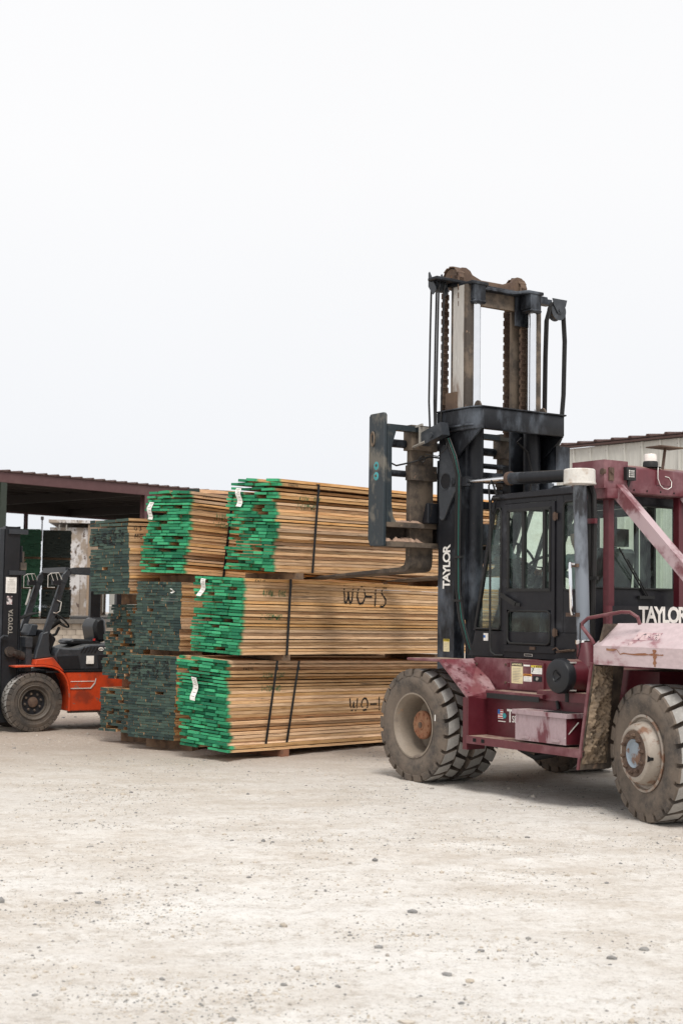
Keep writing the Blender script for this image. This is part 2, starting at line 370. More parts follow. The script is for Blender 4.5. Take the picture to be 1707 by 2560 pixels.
def textmesh(name, s, size, mat, parent, M, sx=1., spacing=1., bold=0., ext=.0012, shear=0.):
    cu = bpy.data.curves.new(name, 'FONT'); cu.body = s; cu.size = size; cu.extrude = ext; cu.space_character = spacing
    cu.offset = bold; cu.shear = shear; cu.resolution_u = 3
    t = bpy.data.objects.new(name + '_tmp', cu); C.objects.link(t)
    dg = bpy.context.evaluated_depsgraph_get(); dg.update()
    me = bpy.data.meshes.new_from_object(t.evaluated_get(dg)); bpy.data.objects.remove(t); bpy.data.curves.remove(cu)
    me.transform(Matrix.Diagonal((sx, 1, 1, 1))); me.transform(M)
    me.materials.clear(); me.materials.append(M_[mat]); me.name = name
    o = bpy.data.objects.new(name, me); C.objects.link(o); o.parent = parent; return o
def face_side(x, y, z):   # text on a face that looks along -y, reading along +x
    return Matrix.Translation((x, y, z)) @ Matrix.Rotation(pi / 2, 4, 'X')
def face_rear(x, y, z):   # text on a face that looks along +x, reading along +y
    return Matrix.Translation((x, y, z)) @ Matrix.Rotation(pi / 2, 4, 'Z') @ Matrix.Rotation(pi / 2, 4, 'X')
def arc(cx, cy, r, a0, a1, n): return [(cx + r * cos(a0 + (a1 - a0) * i / n), cy + r * sin(a0 + (a1 - a0) * i / n)) for i in range(n + 1)]

# ------------------------------------------------------------------ ground
def ground_mat():
    m, nt, b = newmat('dusty_gravel_yard'); v = coord(nt)
    # a wide band of reddish dirt round the small forklift, pale dust in front
    big = noi(nt, v, .22, 5, .6)
    sm = nt.nodes.new('ShaderNodeMapping'); sm.inputs['Scale'].default_value = (.8, 1.25, 1); sm.inputs['Rotation'].default_value = (0, 0, R(-18)); nt.links.new(v, sm.inputs[0])
    streak = noi(nt, sm.outputs[0], 1.3, 12, .80)
    fine = noi(nt, v, 7, 9, .78); grit = noi(nt, v, 60, 5, .8)
    col = mixc(nt, ramp(nt, streak, .36, .64), (.55, .485, .415), (.77, .735, .69))
    col = mixc(nt, mul(nt, ramp(nt, big, .40, .60), .55), col, (.82, .80, .77))
    sx = nt.nodes.new('ShaderNodeSeparateXYZ'); nt.links.new(v, sx.inputs[0])
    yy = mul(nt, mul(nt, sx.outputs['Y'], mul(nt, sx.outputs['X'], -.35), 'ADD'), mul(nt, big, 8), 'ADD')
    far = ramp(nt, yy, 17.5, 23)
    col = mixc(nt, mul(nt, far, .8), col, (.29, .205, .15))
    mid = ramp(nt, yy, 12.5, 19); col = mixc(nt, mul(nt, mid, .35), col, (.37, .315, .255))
    col = mixc(nt, mul(nt, ramp(nt, fine, .50, .64), .62), col, (.46, .40, .335))
    g2 = noi(nt, v, 26, 6, .85); col = mixc(nt, mul(nt, ramp(nt, g2, .53, .68), .65), col, (.30, .265, .225)); col = mixc(nt, mul(nt, ramp(nt, g2, .46, .32), .55), col, (.88, .87, .855))
    vo = N(nt, 'ShaderNodeTexVoronoi', feature='F1'); vo.inputs['Scale'].default_value = 30; nt.links.new(v, vo.inputs['Vector'])
    vd = ramp(nt, vo.outputs['Distance'], .24, .14)
    patch = ramp(nt, noi(nt, v, 1.3, 4, .65), .46, .68)
    sp = mul(nt, mul(nt, vd, patch), .7)
    vc = mixc(nt, ramp(nt, vo.outputs['Color'], .2, .8), (.14, .14, .145), (.42, .38, .33))
    col = mixc(nt, sp, col, vc)
    v2 = N(nt, 'ShaderNodeTexVoronoi', feature='F1'); v2.inputs['Scale'].default_value = 85; nt.links.new(v, v2.inputs['Vector'])
    col = mixc(nt, mul(nt, mul(nt, ramp(nt, v2.outputs['Distance'], .30, .14), ramp(nt, fine, .38, .58)), .55), col, (.21, .185, .16))
    col = mixc(nt, mul(nt, ramp(nt, grit, .5, .75), .4), col, (.24, .21, .18))
    nt.links.new(col, b.inputs['Base Color']); setin(b, Roughness=.95)
    h = mul(nt, mul(nt, fine, .9), mul(nt, mul(nt, streak, 2.2), mul(nt, mul(nt, vd, patch), .35), 'ADD'), 'ADD')
    h = mul(nt, h, mul(nt, grit, .25), 'ADD')
    bump(nt, b, h, .85, .020)
    return m
M_['ground'] = ground_mat()
def gz(x, y):
    k_ = .014 * noise.noise((x * .9, y * 1.7, 0)) + .009 * noise.noise((x * 3.1, y * 4.7, 3)) + .006 * noise.noise((x * 7.3, y * 9.1, 5))
    for c, a in ((7.6, .20), (9.4, .20), (11.3, -.05), (12.9, -.05)):      # faint wheel tracks crossing the yard
        d = (y - c - a * x) / .16
        if abs(d) < 2.5: k_ -= .010 * math.exp(-d * d) * (.6 + .6 * noise.noise((x * .7, c, 1)))
    return k_
bm = bmesh.new()
nx, ny = 340, 420; X0, X1, Y0, Y1 = -11, 11, 2.5, 30
grid = []
for j in range(ny + 1):
    row = []
    for i in range(nx + 1):
        x = X0 + (X1 - X0) * i / nx; y = Y0 + (Y1 - Y0) * j / ny
        ed = min(i, nx - i, j, ny - j) / 6.; k = min(1, ed)
        row.append(bm.verts.new((x, y, gz(x, y) * k - .004)))
    grid.append(row)
for j in range(ny):
    for i in range(nx):
        bm.faces.new((grid[j][i], grid[j][i + 1], grid[j + 1][i + 1], grid[j + 1][i])).smooth = True
B = 500
def strip(x0, x1, y0, y1):
    bm.faces.new([bm.verts.new(p) for p in ((x0, y0, -.004), (x1, y0, -.004), (x1, y1, -.004), (x0, y1, -.004))])
strip(-B, B, -B, Y0); strip(-B, B, Y1, B); strip(-B, X0, Y0, Y1); strip(X1, B, Y0, Y1)
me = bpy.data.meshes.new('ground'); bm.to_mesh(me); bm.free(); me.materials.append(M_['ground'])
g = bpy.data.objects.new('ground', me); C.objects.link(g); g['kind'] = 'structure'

# loose stones: real little rocks, far too many to count
M_['stone'] = None
m, nt, b = newmat('loose_stone'); g_ = nt.nodes.new('ShaderNodeNewGeometry')
rr = nt.nodes.new('ShaderNodeValToRGB'); els = rr.color_ramp.elements
els[0].position = 0; els[0].color = (.09, .10, .115, 1); els[1].position = 1; els[1].color = (.54, .49, .43, 1)
e = els.new(.30); e.color = (.17, .175, .18, 1); e = els.new(.45); e.color = (.40, .34, .27, 1)
nt.links.new(g_.outputs['Random Per Island'], rr.inputs[0])
nt.links.new(mixc(nt, mul(nt, noi(nt, coord(nt), 60, 3), .5), rr.outputs[0], (.5, .45, .38)), b.inputs['Base Color']); setin(b, Roughness=.9); M_['stone'] = m
rs = random.Random(5)
ico = bmesh.new(); bmesh.ops.create_icosphere(ico, subdivisions=1, radius=1); icv = [v.co.copy() for v in ico.verts]; icf = [[v.index for v in f.verts] for f in ico.faces]; ico.free()
oc = [Vector(p) for p in ((1, 0, 0), (0, 1, 0), (-1, 0, 0), (0, -1, 0), (0, 0, 1), (0, 0, -.6))]; of = [(0, 1, 4), (1, 2, 4), (2, 3, 4), (3, 0, 4), (1, 0, 5), (2, 1, 5), (3, 2, 5), (0, 3, 5)]
V, Fc = [], []
for k in range(90000):
    y = 5.2 + 21 * rs.random() ** 1.35
    x = (rs.random() - .5) * 2 * (y * .27 + .6)
    cl = noise.noise((x * .8, y * .8, 9)) + .6 * noise.noise((x * 2.3, y * 2.3, 4))
    if rs.random() > .38 + 1.4 * cl: continue
    s = .003 + .0055 * rs.random() ** 2
    if rs.random() < .02: s = .007 + .010 * rs.random()
    if rs.random() < .003: s = .018 + .012 * rs.random()
    base, fs = (icv, icf) if s > .008 else (oc, of)
    a = rs.random() * 6.28; ca, sa = cos(a), sin(a); sx, sy, sz = s * (.8 + .8 * rs.random()), s * (.6 + .6 * rs.random()), s * (.45 + .4 * rs.random())
    z0 = gz(x, y) - .004 + sz * .25; n0 = len(V)
    for c in base:
        q = 1 + .35 * (rs.random() - .5); px, py, pz = c.x * sx * q, c.y * sy * q, c.z * sz * q
        V.append((x + px * ca - py * sa, y + px * sa + py * ca, z0 + pz))
    Fc += [tuple(n0 + i for i in f) for f in fs]
me = bpy.data.meshes.new('gravel'); me.from_pydata(V, [], Fc); me.materials.append(M_['stone'])
o = bpy.data.objects.new('gravel', me); C.objects.link(o); tag(o, 'small grey and tan stones scattered over the dusty yard', 'gravel', kind='stuff')

# ------------------------------------------------------------------ background: dock wall, open shed, old concrete building, warehouse
YA = R(48)
SH = thing('open_shed', 'long open lumber shed with brown metal roof and steel posts on a raised dock', 'shed', (-12.24, 51, 0), YA)
for z, nm in ((6.12, 'eave_fascia'),):
    MB().prism([(-.02, 6.12), (.04, 6.12), (.04, 6.50), (-.05, 6.50)], 'x', -14, 42, 0, .01).build('eave_fascia', 'shedmaroon', SH)
MB().prism([(-.10, 6.505), (14.2, 7.0), (14.2, 7.04), (-.10, 6.545)], 'x', -14, 42, 0, 0).build('roof_sheet', 'roofrust', SH)
mb = MB()
for i in range(104):
    x = -13.8 + i * .54; mb.prism([(x - .07, 0), (x - .03, .05), (x + .03, .05), (x + .07, 0)], 'y', 0, 14.3, 0, 0, Matrix.Translation((0, -.12, 6.546)) @ Matrix.Rotation(math.atan(.495 / 14.3), 4, 'X'))
mb.build('roof_ribs', 'roofrust', SH, kind='stuff')
for y in (1.6, 3.2, 4.8, 6.4, 8.0, 9.6, 11.2, 12.8):
    MB().box(-13.8, 41.8, y, y + .1, 6.24 + y * .034, 6.44 + y * .034, 0, .01).build('purlin', 'sheddark', SH)
for x in (-6.8, .0, 6.8, 13.6, 20.4):
    MB().box(x - .08, x + .08, .1, 13.84, 6.13, 6.50, 0, .01).build('roof_beam', 'sheddark', SH)
MB().box(-13.8, 41.8, 13.85, 14.0, 6.20, 6.97, 0, .01).build('rear_beam', 'sheddark', SH)
MB().box(-13.8, 41.8, 13.80, 14.02, 6.12, 6.197, 0, .01).build('rear_angle', 'shedmaroon', SH)
for x, y, w_, m in ((.08, .12, .27, 'postgreen'), (6.8, .12, .24, 'shedmaroon'), (13.6, .12, .24, 'shedmaroon'), (20.4, .12, .24, 'shedmaroon'), (11.0, 13.9, .13, 'shedmaroon'), (21, 13.9, .13, 'shedmaroon'), (1, 13.9, .13, 'shedmaroon')):
    q = MB()
    q.box(x - w_ / 2, x + w_ / 2, y - .02 - w_ / 2, y - w_ / 2, 1.2, 6.12, 0, .003); q.box(x - w_ / 2, x + w_ / 2, y + w_ / 2, y + w_ / 2 + .02, 1.2, 6.12, 0, .003)
    q.box(x - .01, x + .01, y - w_ / 2, y + w_ / 2, 1.2, 6.12, 0, 0)
    q.build('shed_post', m, SH)
DK = thing('loading_dock', 'raised loading dock with concrete block face under the open shed', 'loading dock', (-12.24, 51, 0), YA)
MB().box(-20, 50, -.35, 45, 1.06, 1.20, 0, .01).build('dock_slab', 'slab', DK)
MB().box(-20, 50, -.12, 44.8, -.2, 1.055, 0, 0).build('dock_core', 'mortar', DK)
blk = None
for j in range(5):
    for i in range(28):
        x = -3.0 + i * .41 + (.2 if j % 2 else 0)
        if blk is None:
            o = MB().box(0, .395, -.20, -.10, 0, .20, 0, .008).build('block', 'block', DK); blk = o
        else:
            o = blk.copy(); C.objects.link(o); o.parent = DK
        o.location = (x, random.uniform(-.008, .008), .005 + j * .21)
for x0, x1 in ((-20, -3.02), (8.7, 50)):
    MB().box(x0, x1, -.20, -.11, 0, 1.05, 0, .01).build('block_face', 'block', DK)

def simple_pack(label, cat, loc, rz, L, W, H, rows, mats, seed, group):
    """a far pack: boards a pixel or two high, joined into one part"""
    r = random.Random(seed); t = thing('lumber_pack', label, cat, loc, rz, group); m = MB(); p = H / rows
    for k in range(rows):
        y = r.uniform(-.02, .02)
        while y < W:
            w_ = r.uniform(.10, .26); w_ = min(w_, W - y + .02)
            x = r.uniform(-.04, .04); m.box(x, L + r.uniform(-.05, .05), y, y + w_ - .004, k * p, (k + 1) * p - .004, 0, 0); y += w_
            if w_ < .03: break
    o = m.build('boards', mats, t, kind='stuff'); return t
far = [(1.55, 3.4, 'pale'), (4.4, 3.6, 'dark')]
lv = ['bottom', 'middle', 'top']
for ci, (px, py, W_) in enumerate([(-11.5, 54.5, .88), (-10.48, 55.2, 1.06)]):
    for k in range(3):
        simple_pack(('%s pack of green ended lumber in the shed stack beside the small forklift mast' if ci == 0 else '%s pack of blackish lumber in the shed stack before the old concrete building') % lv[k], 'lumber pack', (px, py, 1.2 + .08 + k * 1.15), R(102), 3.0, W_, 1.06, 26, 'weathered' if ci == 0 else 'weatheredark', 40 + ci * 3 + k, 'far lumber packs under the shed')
        for dx in (.3, 2.6):
            o = MB().box(dx, dx + .09, -.03, W_, .002, .078, 0, .004).build('timber_bolster', 'bolster'); o.location = (px, py, 1.2 + k * 1.15); o.rotation_euler = (0, 0, R(102))
            tag(o, '%s timber bolster under the %s pack of the %s shed stack' % (('near', 'far')[dx > 1], lv[k], ('greener', 'blacker')[ci]), 'bolster', 'bolsters in the far shed stacks')

OB = thing('concrete_building', 'old stained concrete building with pipes and a dark doorway behind the shed', 'building', (-16.6, 81, 0), R(6))
MB().box(0, 2.15, 0, 6, 1.2, 6.2, 0, .02).build('wall', 'oldconcrete', OB)
MB().box(2.16, 2.9, -.25, 6, 1.2, 6.45, 0, .02).build('corner_pier', 'brownconcrete', OB)
MB().box(-.05, 2.95, -.35, 6.1, 6.45, 6.62, 0, .02).build('parapet', 'oldconcrete', OB)
MB().box(.1, 1.45, -.14, -.02, 1.2, 2.75, 0, .02).box(-.02, .1, -.16, -.02, 1.2, 3.2, 0, .01).box(1.45, 1.75, -.16, -.02, 1.2, 3.9, 0, .01).box(.1, 1.45, -.16, -.02, 2.75, 3.6, 0, .01).build('doorway_surround', 'oldconcrete', OB)
MB().box(.35, 1.3, -.20, -.17, 1.2, 2.65, 0, 0).build('doorway', 'void', OB)  # dark panel on a solid wall, painting the doorway's inner shade
for x in (.55, .95, 3.1): MB().cyl((x, -.28, 1.4), (x, -.28, 6.35), .035).build('pipe', 'greyink', OB)
MB().box(.35, 1.3, -.32, -.2, 4.75, 4.85, 0, .01).build('ledge', 'brownconcrete', OB)
MB().box(.1, 1.5, -.28, -.18, 3.55, 3.85, 0, .01).build('sign_board', 'cream', OB)
MB().cyl((-.45, 0, 5.4), (-.45, 0, 6.75), .035).box(-.53, -.37, -.06, .06, 6.6, 6.8, 0, .01).build('vent_pipe', 'sheddark', OB)
PB = thing('pale_building', 'pale sheet metal building with a white rail, seen in the gap between stacked lumber packs', 'building', (-13.4, 83, 0), R(4))
for i in range(26): MB().box(i * .42, i * .42 + .40, 0, .06, 1.2, 5.4, 0, .015).build('wall_panel', 'wallmetal', PB)
MB().box(-.05, 11, .07, 6, 1.2, 5.38, 0, .01).build('wall_core', 'wallmetal', PB)
MB().cyl((0, -.5, 1.75), (11, -.5, 1.75), .05).build('rail', 'white', PB)

WH = thing('warehouse', 'cream corrugated metal warehouse with brown roof edge behind the large forklift', 'warehouse', (5.36, 35, 0), R(-50))
pan = None
for i in range(34):
    if pan is None:
        mb = MB(); mb.prism([(0, 0), (.455, 0), (.47, -.035), (.505, -.035), (.52, 0), (.52, .012), (0, .012)], 'z', 0, 5.72, 0, 0)
        for x in (.12, .24, .35): mb.prism([(x - .014, 0), (x, -.008), (x + .014, 0)], 'z', 0, 5.72, 0, 0)
        pan = o = mb.build('wall_panel', 'wallmetal', WH)
    else:
        o = pan.copy(); C.objects.link(o); o.parent = WH
    o.location = (i * .52, 0, 0)
MB().box(.02, 17.6, .02, 12, 0, 5.70, 0, 0).build('wall_core', 'wallmetal', WH)
MB().box(-.06, 17.7, -.10, .0, 5.735, 5.785, 0, .006).build('roof_trim', 'roofrust', WH)
MB().box(-.05, -.005, -.03, 12, 0, 5.78, 0, .01).build('corner_trim', 'wallmetal', WH)
MB().prism([(-.10, 5.805), (12, 6.9), (12, 6.93), (-.10, 5.83)], 'x', -.1, 17.8, 0, 0).build('roof_sheet', 'roofrust', WH)
mb = MB()
for i in range(34): mb.prism([(-.06, 0), (-.03, .045), (.03, .045), (.06, 0)], 'y', 0, 12.1, 0, 0, Matrix.Translation((i * .52 + .2, -.12, 5.83)) @ Matrix.Rotation(math.atan(1.095 / 12.1), 4, 'X'))
mb.build('roof_ribs', 'roofrust', WH)
mb = MB()
for i in range(34):
    for dz in (5.60,): mb.cyl((i * .52 + .44, -.006, dz), (i * .52 + .44, .0, dz), .012, 6)
mb.build('screws', 'rusty', WH)

# ------------------------------------------------------------------ lumber packs
LEN = 4.9
def board_mesh(mat, seed, length=LEN):
    r = random.Random(seed); bm = bmesh.new(); rings = []; n = 9
    z = [r.uniform(-.16, .16) for _ in range(n)]; wn = r.random() < .3
    for i in range(n):
        x = length * i / (n - 1)
        jy = r.uniform(-.03, .03); zz = z[i] if i else z[0] * .3
        t0, t1 = r.uniform(.0, .06), 1 - r.uniform(.0, .06)
        wy = r.uniform(.03, .16) if wn else r.uniform(0, .02)
        rings.append([bm.verts.new(p) for p in ((x, jy, t0 + zz * .4), (x, 1 + jy, t0 + zz * .4), (x, 1 + jy * .5, t1 + zz * .4), (x, jy + wy, t1 + zz * .4))])
    for a, b_ in zip(rings, rings[1:]):
        for k in range(4): bm.faces.new((a[k], a[(k + 1) % 4], b_[(k + 1) % 4], b_[k]))
    bm.faces.new(rings[0][::-1]); bm.faces.new(rings[-1])
    bmesh.ops.recalc_face_normals(bm, faces=bm.faces[:])
    me = bpy.data.meshes.new('board'); bm.to_mesh(me); bm.free(); me.materials.append(M_[mat]); return me
BM = {k: [board_mesh(k, 100 + i) for i in range(12)] for k in ('bright', 'dull')}

GLY = {'W': [[(0, 1), (.12, .1), (.3, 0), (.45, .35), (.5, .7), (.55, .3), (.7, 0), (.88, .15), (1, 1)]],
 'O': [[(.5, 1), (.15, .8), (.05, .4), (.3, 0), (.7, .05), (.95, .45), (.8, .85), (.5, 1)]],
 '-': [[(.0, .5), (1, .5)]], '1': [[(.5, 1), (.5, 0)]], 'S': [[(.95, .95), (.4, .95), (.2, .75), (.5, .55), (.85, .4), (.85, .15), (.5, 0), (.1, .05)]],
 '4': [[(.7, 0), (.7, 1), (.1, .35), (.95, .35)]], '/': [[(.2, 0), (.8, 1)]], '.': [[(.45, .02), (.55, .02)]],
 'A': [[(.05, 0), (.5, 1), (.95, 0)], [(.25, .4), (.75, .4)]], 'K': [[(.1, 0), (.1, 1)], [(.9, 1), (.1, .45), (.9, 0)]],
 'C': [[(.9, .85), (.5, 1), (.1, .7), (.1, .3), (.5, 0), (.9, .15)]], 'M': [[(.05, 0), (.05, 1), (.5, .4), (.95, 1), (.95, 0)]],
 '3': [[(.1, .9), (.5, 1), (.85, .75), (.5, .55), (.9, .3), (.5, 0), (.1, .1)]], '6': [[(.8, .95), (.3, .7), (.1, .3), (.5, 0), (.9, .25), (.5, .5), (.15, .3)]],
 '5': [[(.85, 1), (.2, 1), (.2, .6), (.6, .6), (.9, .3), (.5, 0), (.1, .1)]], '9': [[(.85, .7), (.5, .5), (.15, .7), (.5, 1), (.85, .75), (.8, .3), (.5, 0)]],
 'D': [[(.1, 0), (.1, 1), (.6, .95), (.95, .5), (.6, .05), (.1, 0)]], 'H': [[(.1, 0), (.1, 1)], [(.9, 0), (.9, 1)], [(.1, .5), (.9, .5)]], '0': [[(.5, 1), (.1, .6), (.15, .2), (.5, 0), (.9, .3), (.85, .8), (.5, 1)]], ' ': []}
def hit(cells, a, z):
    for z0, z1, a0, a1, off in cells:
        if z0 <= z <= z1 and a0 <= a <= a1: return off
    return None
def strokes(name, txt, mat, parent, cells, a0, z0, h, adv, wid, th, mode, seed=0, slant=0., drop=0.):
    """hand writing laid on the boards: short flat dabs that follow each board's own face"""
    r = random.Random(seed); m = MB(); a = a0; n = 0
    for chx in txt:
        for st in GLY[chx]:
            pts = []
            for (p, q) in zip(st, st[1:]):
                L = sqrt(((q[0] - p[0]) * wid) ** 2 + ((q[1] - p[1]) * h) ** 2); k = max(1, int(L / .005))
                pts += [(p[0] + (q[0] - p[0]) * i / k, p[1] + (q[1] - p[1]) * i / k, atan2((q[1] - p[1]) * h, (q[0] - p[0]) * wid)) for i in range(k)]
            for (px, pz, an) in pts:
                if drop and r.random() < drop: continue
                aa = a + px * wid + pz * h * slant; zz = z0 + pz * h + r.uniform(-.001, .001)
                off = hit(cells, aa, zz)
                if off is None: continue
                t = th * r.uniform(.85, 1.15) / 2; l = .0036
                ux, uz = cos(an), sin(an); c = []
                e_ = off - .0018 - .0001 * (n % 7); n += 1
                for s1, s2 in ((-1, -1), (1, -1), (1, 1), (-1, 1)):
                    da = ux * l * s1 - uz * t * s2; dz = uz * l * s1 + ux * t * s2
                    c.append((aa + da, e_, zz + dz) if mode == 'side' else (e_, -(aa + da), zz + dz))
                m.quad(c)
        a += adv
    return m.build(name, mat, parent, flip=False)

def lumber_pack(label, P, psi, p, q, W, H, rows, kind, seed, group, voids=.07, endj=.018, wr=(.10, .26), lean=lambda t: 0., wfun=lambda t: 0., top_loose=0, calm=()):
    r = random.Random(seed)
    psi, p, q = R(psi), R(p), R(q)
    Lv = Vector((cos(psi) * cos(p), sin(psi) * cos(p), sin(p))); Wv = Vector((-sin(psi) * cos(q), cos(psi) * cos(q), sin(q)))
    U = Lv.cross(Wv).normalized(); Wv = U.cross(Lv)
    t = thing('lumber_pack', label, 'lumber pack', (0, 0, 0), 0, group)
    t.matrix_world = Matrix(((Lv.x, Wv.x, U.x, P[0]), (Lv.y, Wv.y, U.y, P[1]), (Lv.z, Wv.z, U.z, P[2]), (0, 0, 0, 1)))
    pitch = H / rows; side, end = [], []; nb = 0
    z = 0.; 
    for k in range(rows):
        tt = k / rows; cal = any(a <= k * pitch <= b_ for a, b_ in calm); y0 = r.uniform(-.014, .016) * (.25 if cal else 1) + lean(tt); y = y0; wend = W + wfun(tt) + r.uniform(-.015, .015) + lean(tt)
        sag = .006 * sin(tt * 9 + seed); rowx = r.uniform(-endj, endj) * .6
        th = pitch - (.0012 if kind == 'dull' else .0025); first = True; y0 += (r.uniform(.02, .055) if (kind == 'bright' and k and k < rows - 1 and r.random() < .17 and not cal) else 0); y = y0
        if kind == 'bright' and r.random() < .5 and not cal: th = pitch - r.uniform(.004, .011)
        while y < wend - .045:
            w_ = r.uniform(*wr); w_ = min(w_, wend - y)
            if wend - (y + w_) < .05: w_ = wend - y
            x = rowx + r.uniform(-endj, endj) * (1.6 if kind == 'bright' else 1)
            if kind == 'bright' and r.random() < .10: x += r.uniform(.015, .04)
            void = (not first) and r.random() < voids
            if void: x += r.uniform(.12, .3)
            o = bpy.data.objects.new('board', r.choice(BM[kind])); C.objects.link(o); o.parent = t
            gap = r.uniform(.0015, .0045) if kind == 'dull' else r.uniform(.003, .011)
            dz_ = r.uniform(0, .004) if (kind == 'bright' and not first) else 0
            o.location = (x, y, k * pitch + dz_); o.scale = (1, w_ - gap, th - dz_)
            if r.random() < .5: o.location = (x, y + w_ - gap, k * pitch + dz_); o.scale = (1, -(w_ - gap), th - dz_)
            if k >= rows - top_loose and top_loose:
                o.rotation_euler = (r.uniform(-.06, .05), r.uniform(-.004, .004), r.uniform(-.02, .02)); o.location.z += .01 * (k - rows + top_loose + 1) + r.uniform(0, .008)
            if first: side.append((k * pitch, k * pitch + th, -1, LEN, y - .001)); first = False
            if not void: end.append((k * pitch, k * pitch + th, -(y + w_), -y, x))
            y += w_; nb += 1
    return t, side, end
def strap(t, xt, xb, W, H, wf=.02, seed=0, name='steel_strap'):
    h = .019; m = MB(); yo = -wf; yi = W + wf
    # front run, top run, bottom run and rear run, joined into one loop
    m.prism([(xb - h, -.006), (xb + h, -.006), (xt + h, H + .006), (xt - h, H + .006)], 'y', yo - .002, yo, 0, 0)
    m.prism([(xt - h, yo), (xt + h, yo), (xt + h, yi), (xt - h, yi)], 'z', H + .004, H + .006, 0, 0)
    m.prism([(xb - h, yo), (xb + h, yo), (xb + h, yi), (xb - h, yi)], 'z', -.006, -.004, 0, 0)
    m.prism([(xb - h, -.006), (xb + h, -.006), (xt + h, H + .006), (xt - h, H + .006)], 'y', yi, yi + .002, 0, 0)
    m.box(xt - .02, xt + .02, yo - .005, yo - .002, H * .9, H * .9 + .04, 0, .001)
    return m.build(name, 'strap', t)
def paper_tag(t, y, z, wd, ht, seed=0, lean_=0.1):
    m = MB(); n = 12; bmv = []
    for i in range(n + 1):
        f = i / n; zz = z + ht * f; xx = -.035 - .012 * sin(f * 7 + seed); yy = y + lean_ * ht * (f - .5) + .012 * sin(f * 5.5 + seed)
        bmv.append([m.bm.verts.new((xx, yy, zz)), m.bm.verts.new((xx - .006, yy + wd, zz + .006))])
    for a, b_ in zip(bmv, bmv[1:]): m.bm.faces.new((a[0], a[1], b_[1], b_[0]))
    k = 0
    for i in range(1, n):
        a, b_ = bmv[i], bmv[i + 1] if i < n else bmv[i]
        if i % 2 == 0 or i > 8:
            p0, p1 = a[0].co, a[1].co
            s0 = p0.lerp(p1, .15); s1 = p0.lerp(p1, .6 + .25 * ((i * 37) % 3) / 2)
            up_ = (b_[0].co - a[0].co) * .35; off = Vector((-.001, 0, 0))
            m.quad([s0 + off, s1 + off, s1 + off + up_, s0 + off + up_], 1)
    o = m.build('paper_tag', ['offwhite', 'greyink'], t, flip=False); return o
GN = 'strapped packs of rough lumber stacked in the yard'
wide = (.11, .21)
g1, s1, e1 = lumber_pack('bottom pack of the front stack, bright green board ends, two black straps', (-1.27, 15.86, .10), 51, -1.1, 3.0, .74, 1.01, 27, 'bright', 11, GN,
    lean=lambda t: (.10 * (1 - t) ** 1.3 - .045) * -1 + (-.035 if t < .30 else 0), wfun=lambda t: .03, wr=wide, calm=[(.36, .60)])
strap(g1, .713, .606, .80, 1.01, .075); strap(g1, 1.094, .966, .80, 1.01, .075)
g2, s2, e2 = lumber_pack('middle pack of the front stack, bright green ends, one strap, large black WO lettering', (-1.119, 15.855, 1.17), 48, -.4, 2.0, .80, .861, 24, 'bright', 12, GN, wr=wide, voids=.08, calm=[(.54, .80)])
strap(g2, .755, .745, .80, .861, .022)
g3, s3, e3 = lumber_pack('topmost pack of the front stack, bright green ends, resting over a fork', (-.766, 15.943, 2.105), 50, .7, 2.8, .74, 1.015, 27, 'bright', 13, GN, wr=wide, voids=.10, lean=lambda t: .018 * sin(t * 11), top_loose=3)
strap(g3, .688, .645, .74, 1.02, .035)
g4, s4, e4 = lumber_pack('bright green ended top pack of the second stack, white tag near its corner', (-1.849, 16.8, 2.09), 48, -1.5, 1.6, .745, .965, 26, 'bright', 14, GN, wr=wide, voids=.10, lean=lambda t: -.02 + .05 * (1 - t) * (.5 + .5 * sin(t * 9)), wfun=lambda t: .05 * (1 - t), top_loose=2)
strap(g4, .678, .60, .76, .97, .045)
d1, sd1, ed1 = lumber_pack('bottom pack of the second stack, neat dark green ends with black scrawl', (-1.92, 16.78, .13), 50.3, -1.0, 0., .81, .99, 30, 'dull', 15, GN, voids=.018, endj=.006, wr=(.07, .16))
d2, sd2, ed2 = lumber_pack('middle pack of the second stack, neat dark green ends with one small white tag', (-1.885, 16.806, 1.175), 50.2, -.4, .9, .78, .815, 25, 'dull', 16, GN, voids=.025, endj=.007, wr=(.06, .14))
d3, sd3, ed3 = lumber_pack('highest pack of the rear stack, dark green ends and scrawled tan side boards', (-2.579, 17.4, 1.85), 50.5, 1.6, -1.0, .72, .90, 24, 'dull', 17, GN, voids=.02, endj=.007, wr=(.07, .17), top_loose=2)
d4, sd4, ed4 = lumber_pack('ragged dark green ended pack in the middle of the rear stack beside the forklift seat', (-2.40, 17.55, .79), 50, 0., 0., .76, .93, 25, 'dull', 18, GN, voids=.20, endj=.03, wr=(.07, .15), wfun=lambda t: -.16 * max(0, t - .6) / .4)
d5, sd5, ed5 = lumber_pack('lowest pack of the rear stack with dark green ends, beside the orange forklift body', (-2.42, 17.55, .135), 50, 0., 0., .76, .54, 15, 'dull', 19, GN, voids=.13, endj=.015, wr=(.07, .15))
paper_tag(g1, .44, .52, .075, .26, 1, .05); paper_tag(g2, .575, .63, .07, .20, 2, -.35); paper_tag(g3, .50, .72, .075, .21, 3, 0.); paper_tag(g4, .60, .64, .075, .21, 4, -.1)
paper_tag(d2, .10, .68, .03, .05, 2)
strokes('crayon_mark', 'WO', 'paintmark', g2, s2, 1.70, .61, .21, .235, .17, .022, 'side', 1)
strokes('crayon_mark', '-', 'paintmark', g2, s2, 2.10, .61, .18, .2, .12, .022, 'side', 2)
strokes('crayon_mark', '1S', 'paintmark', g2, s2, 2.22, .58, .24, .15, .13, .022, 'side', 3)
strokes('crayon_mark', 'WO', 'paintmark', g1, s1, 2.19, .40, .15, .22, .15, .022, 'side', 4)
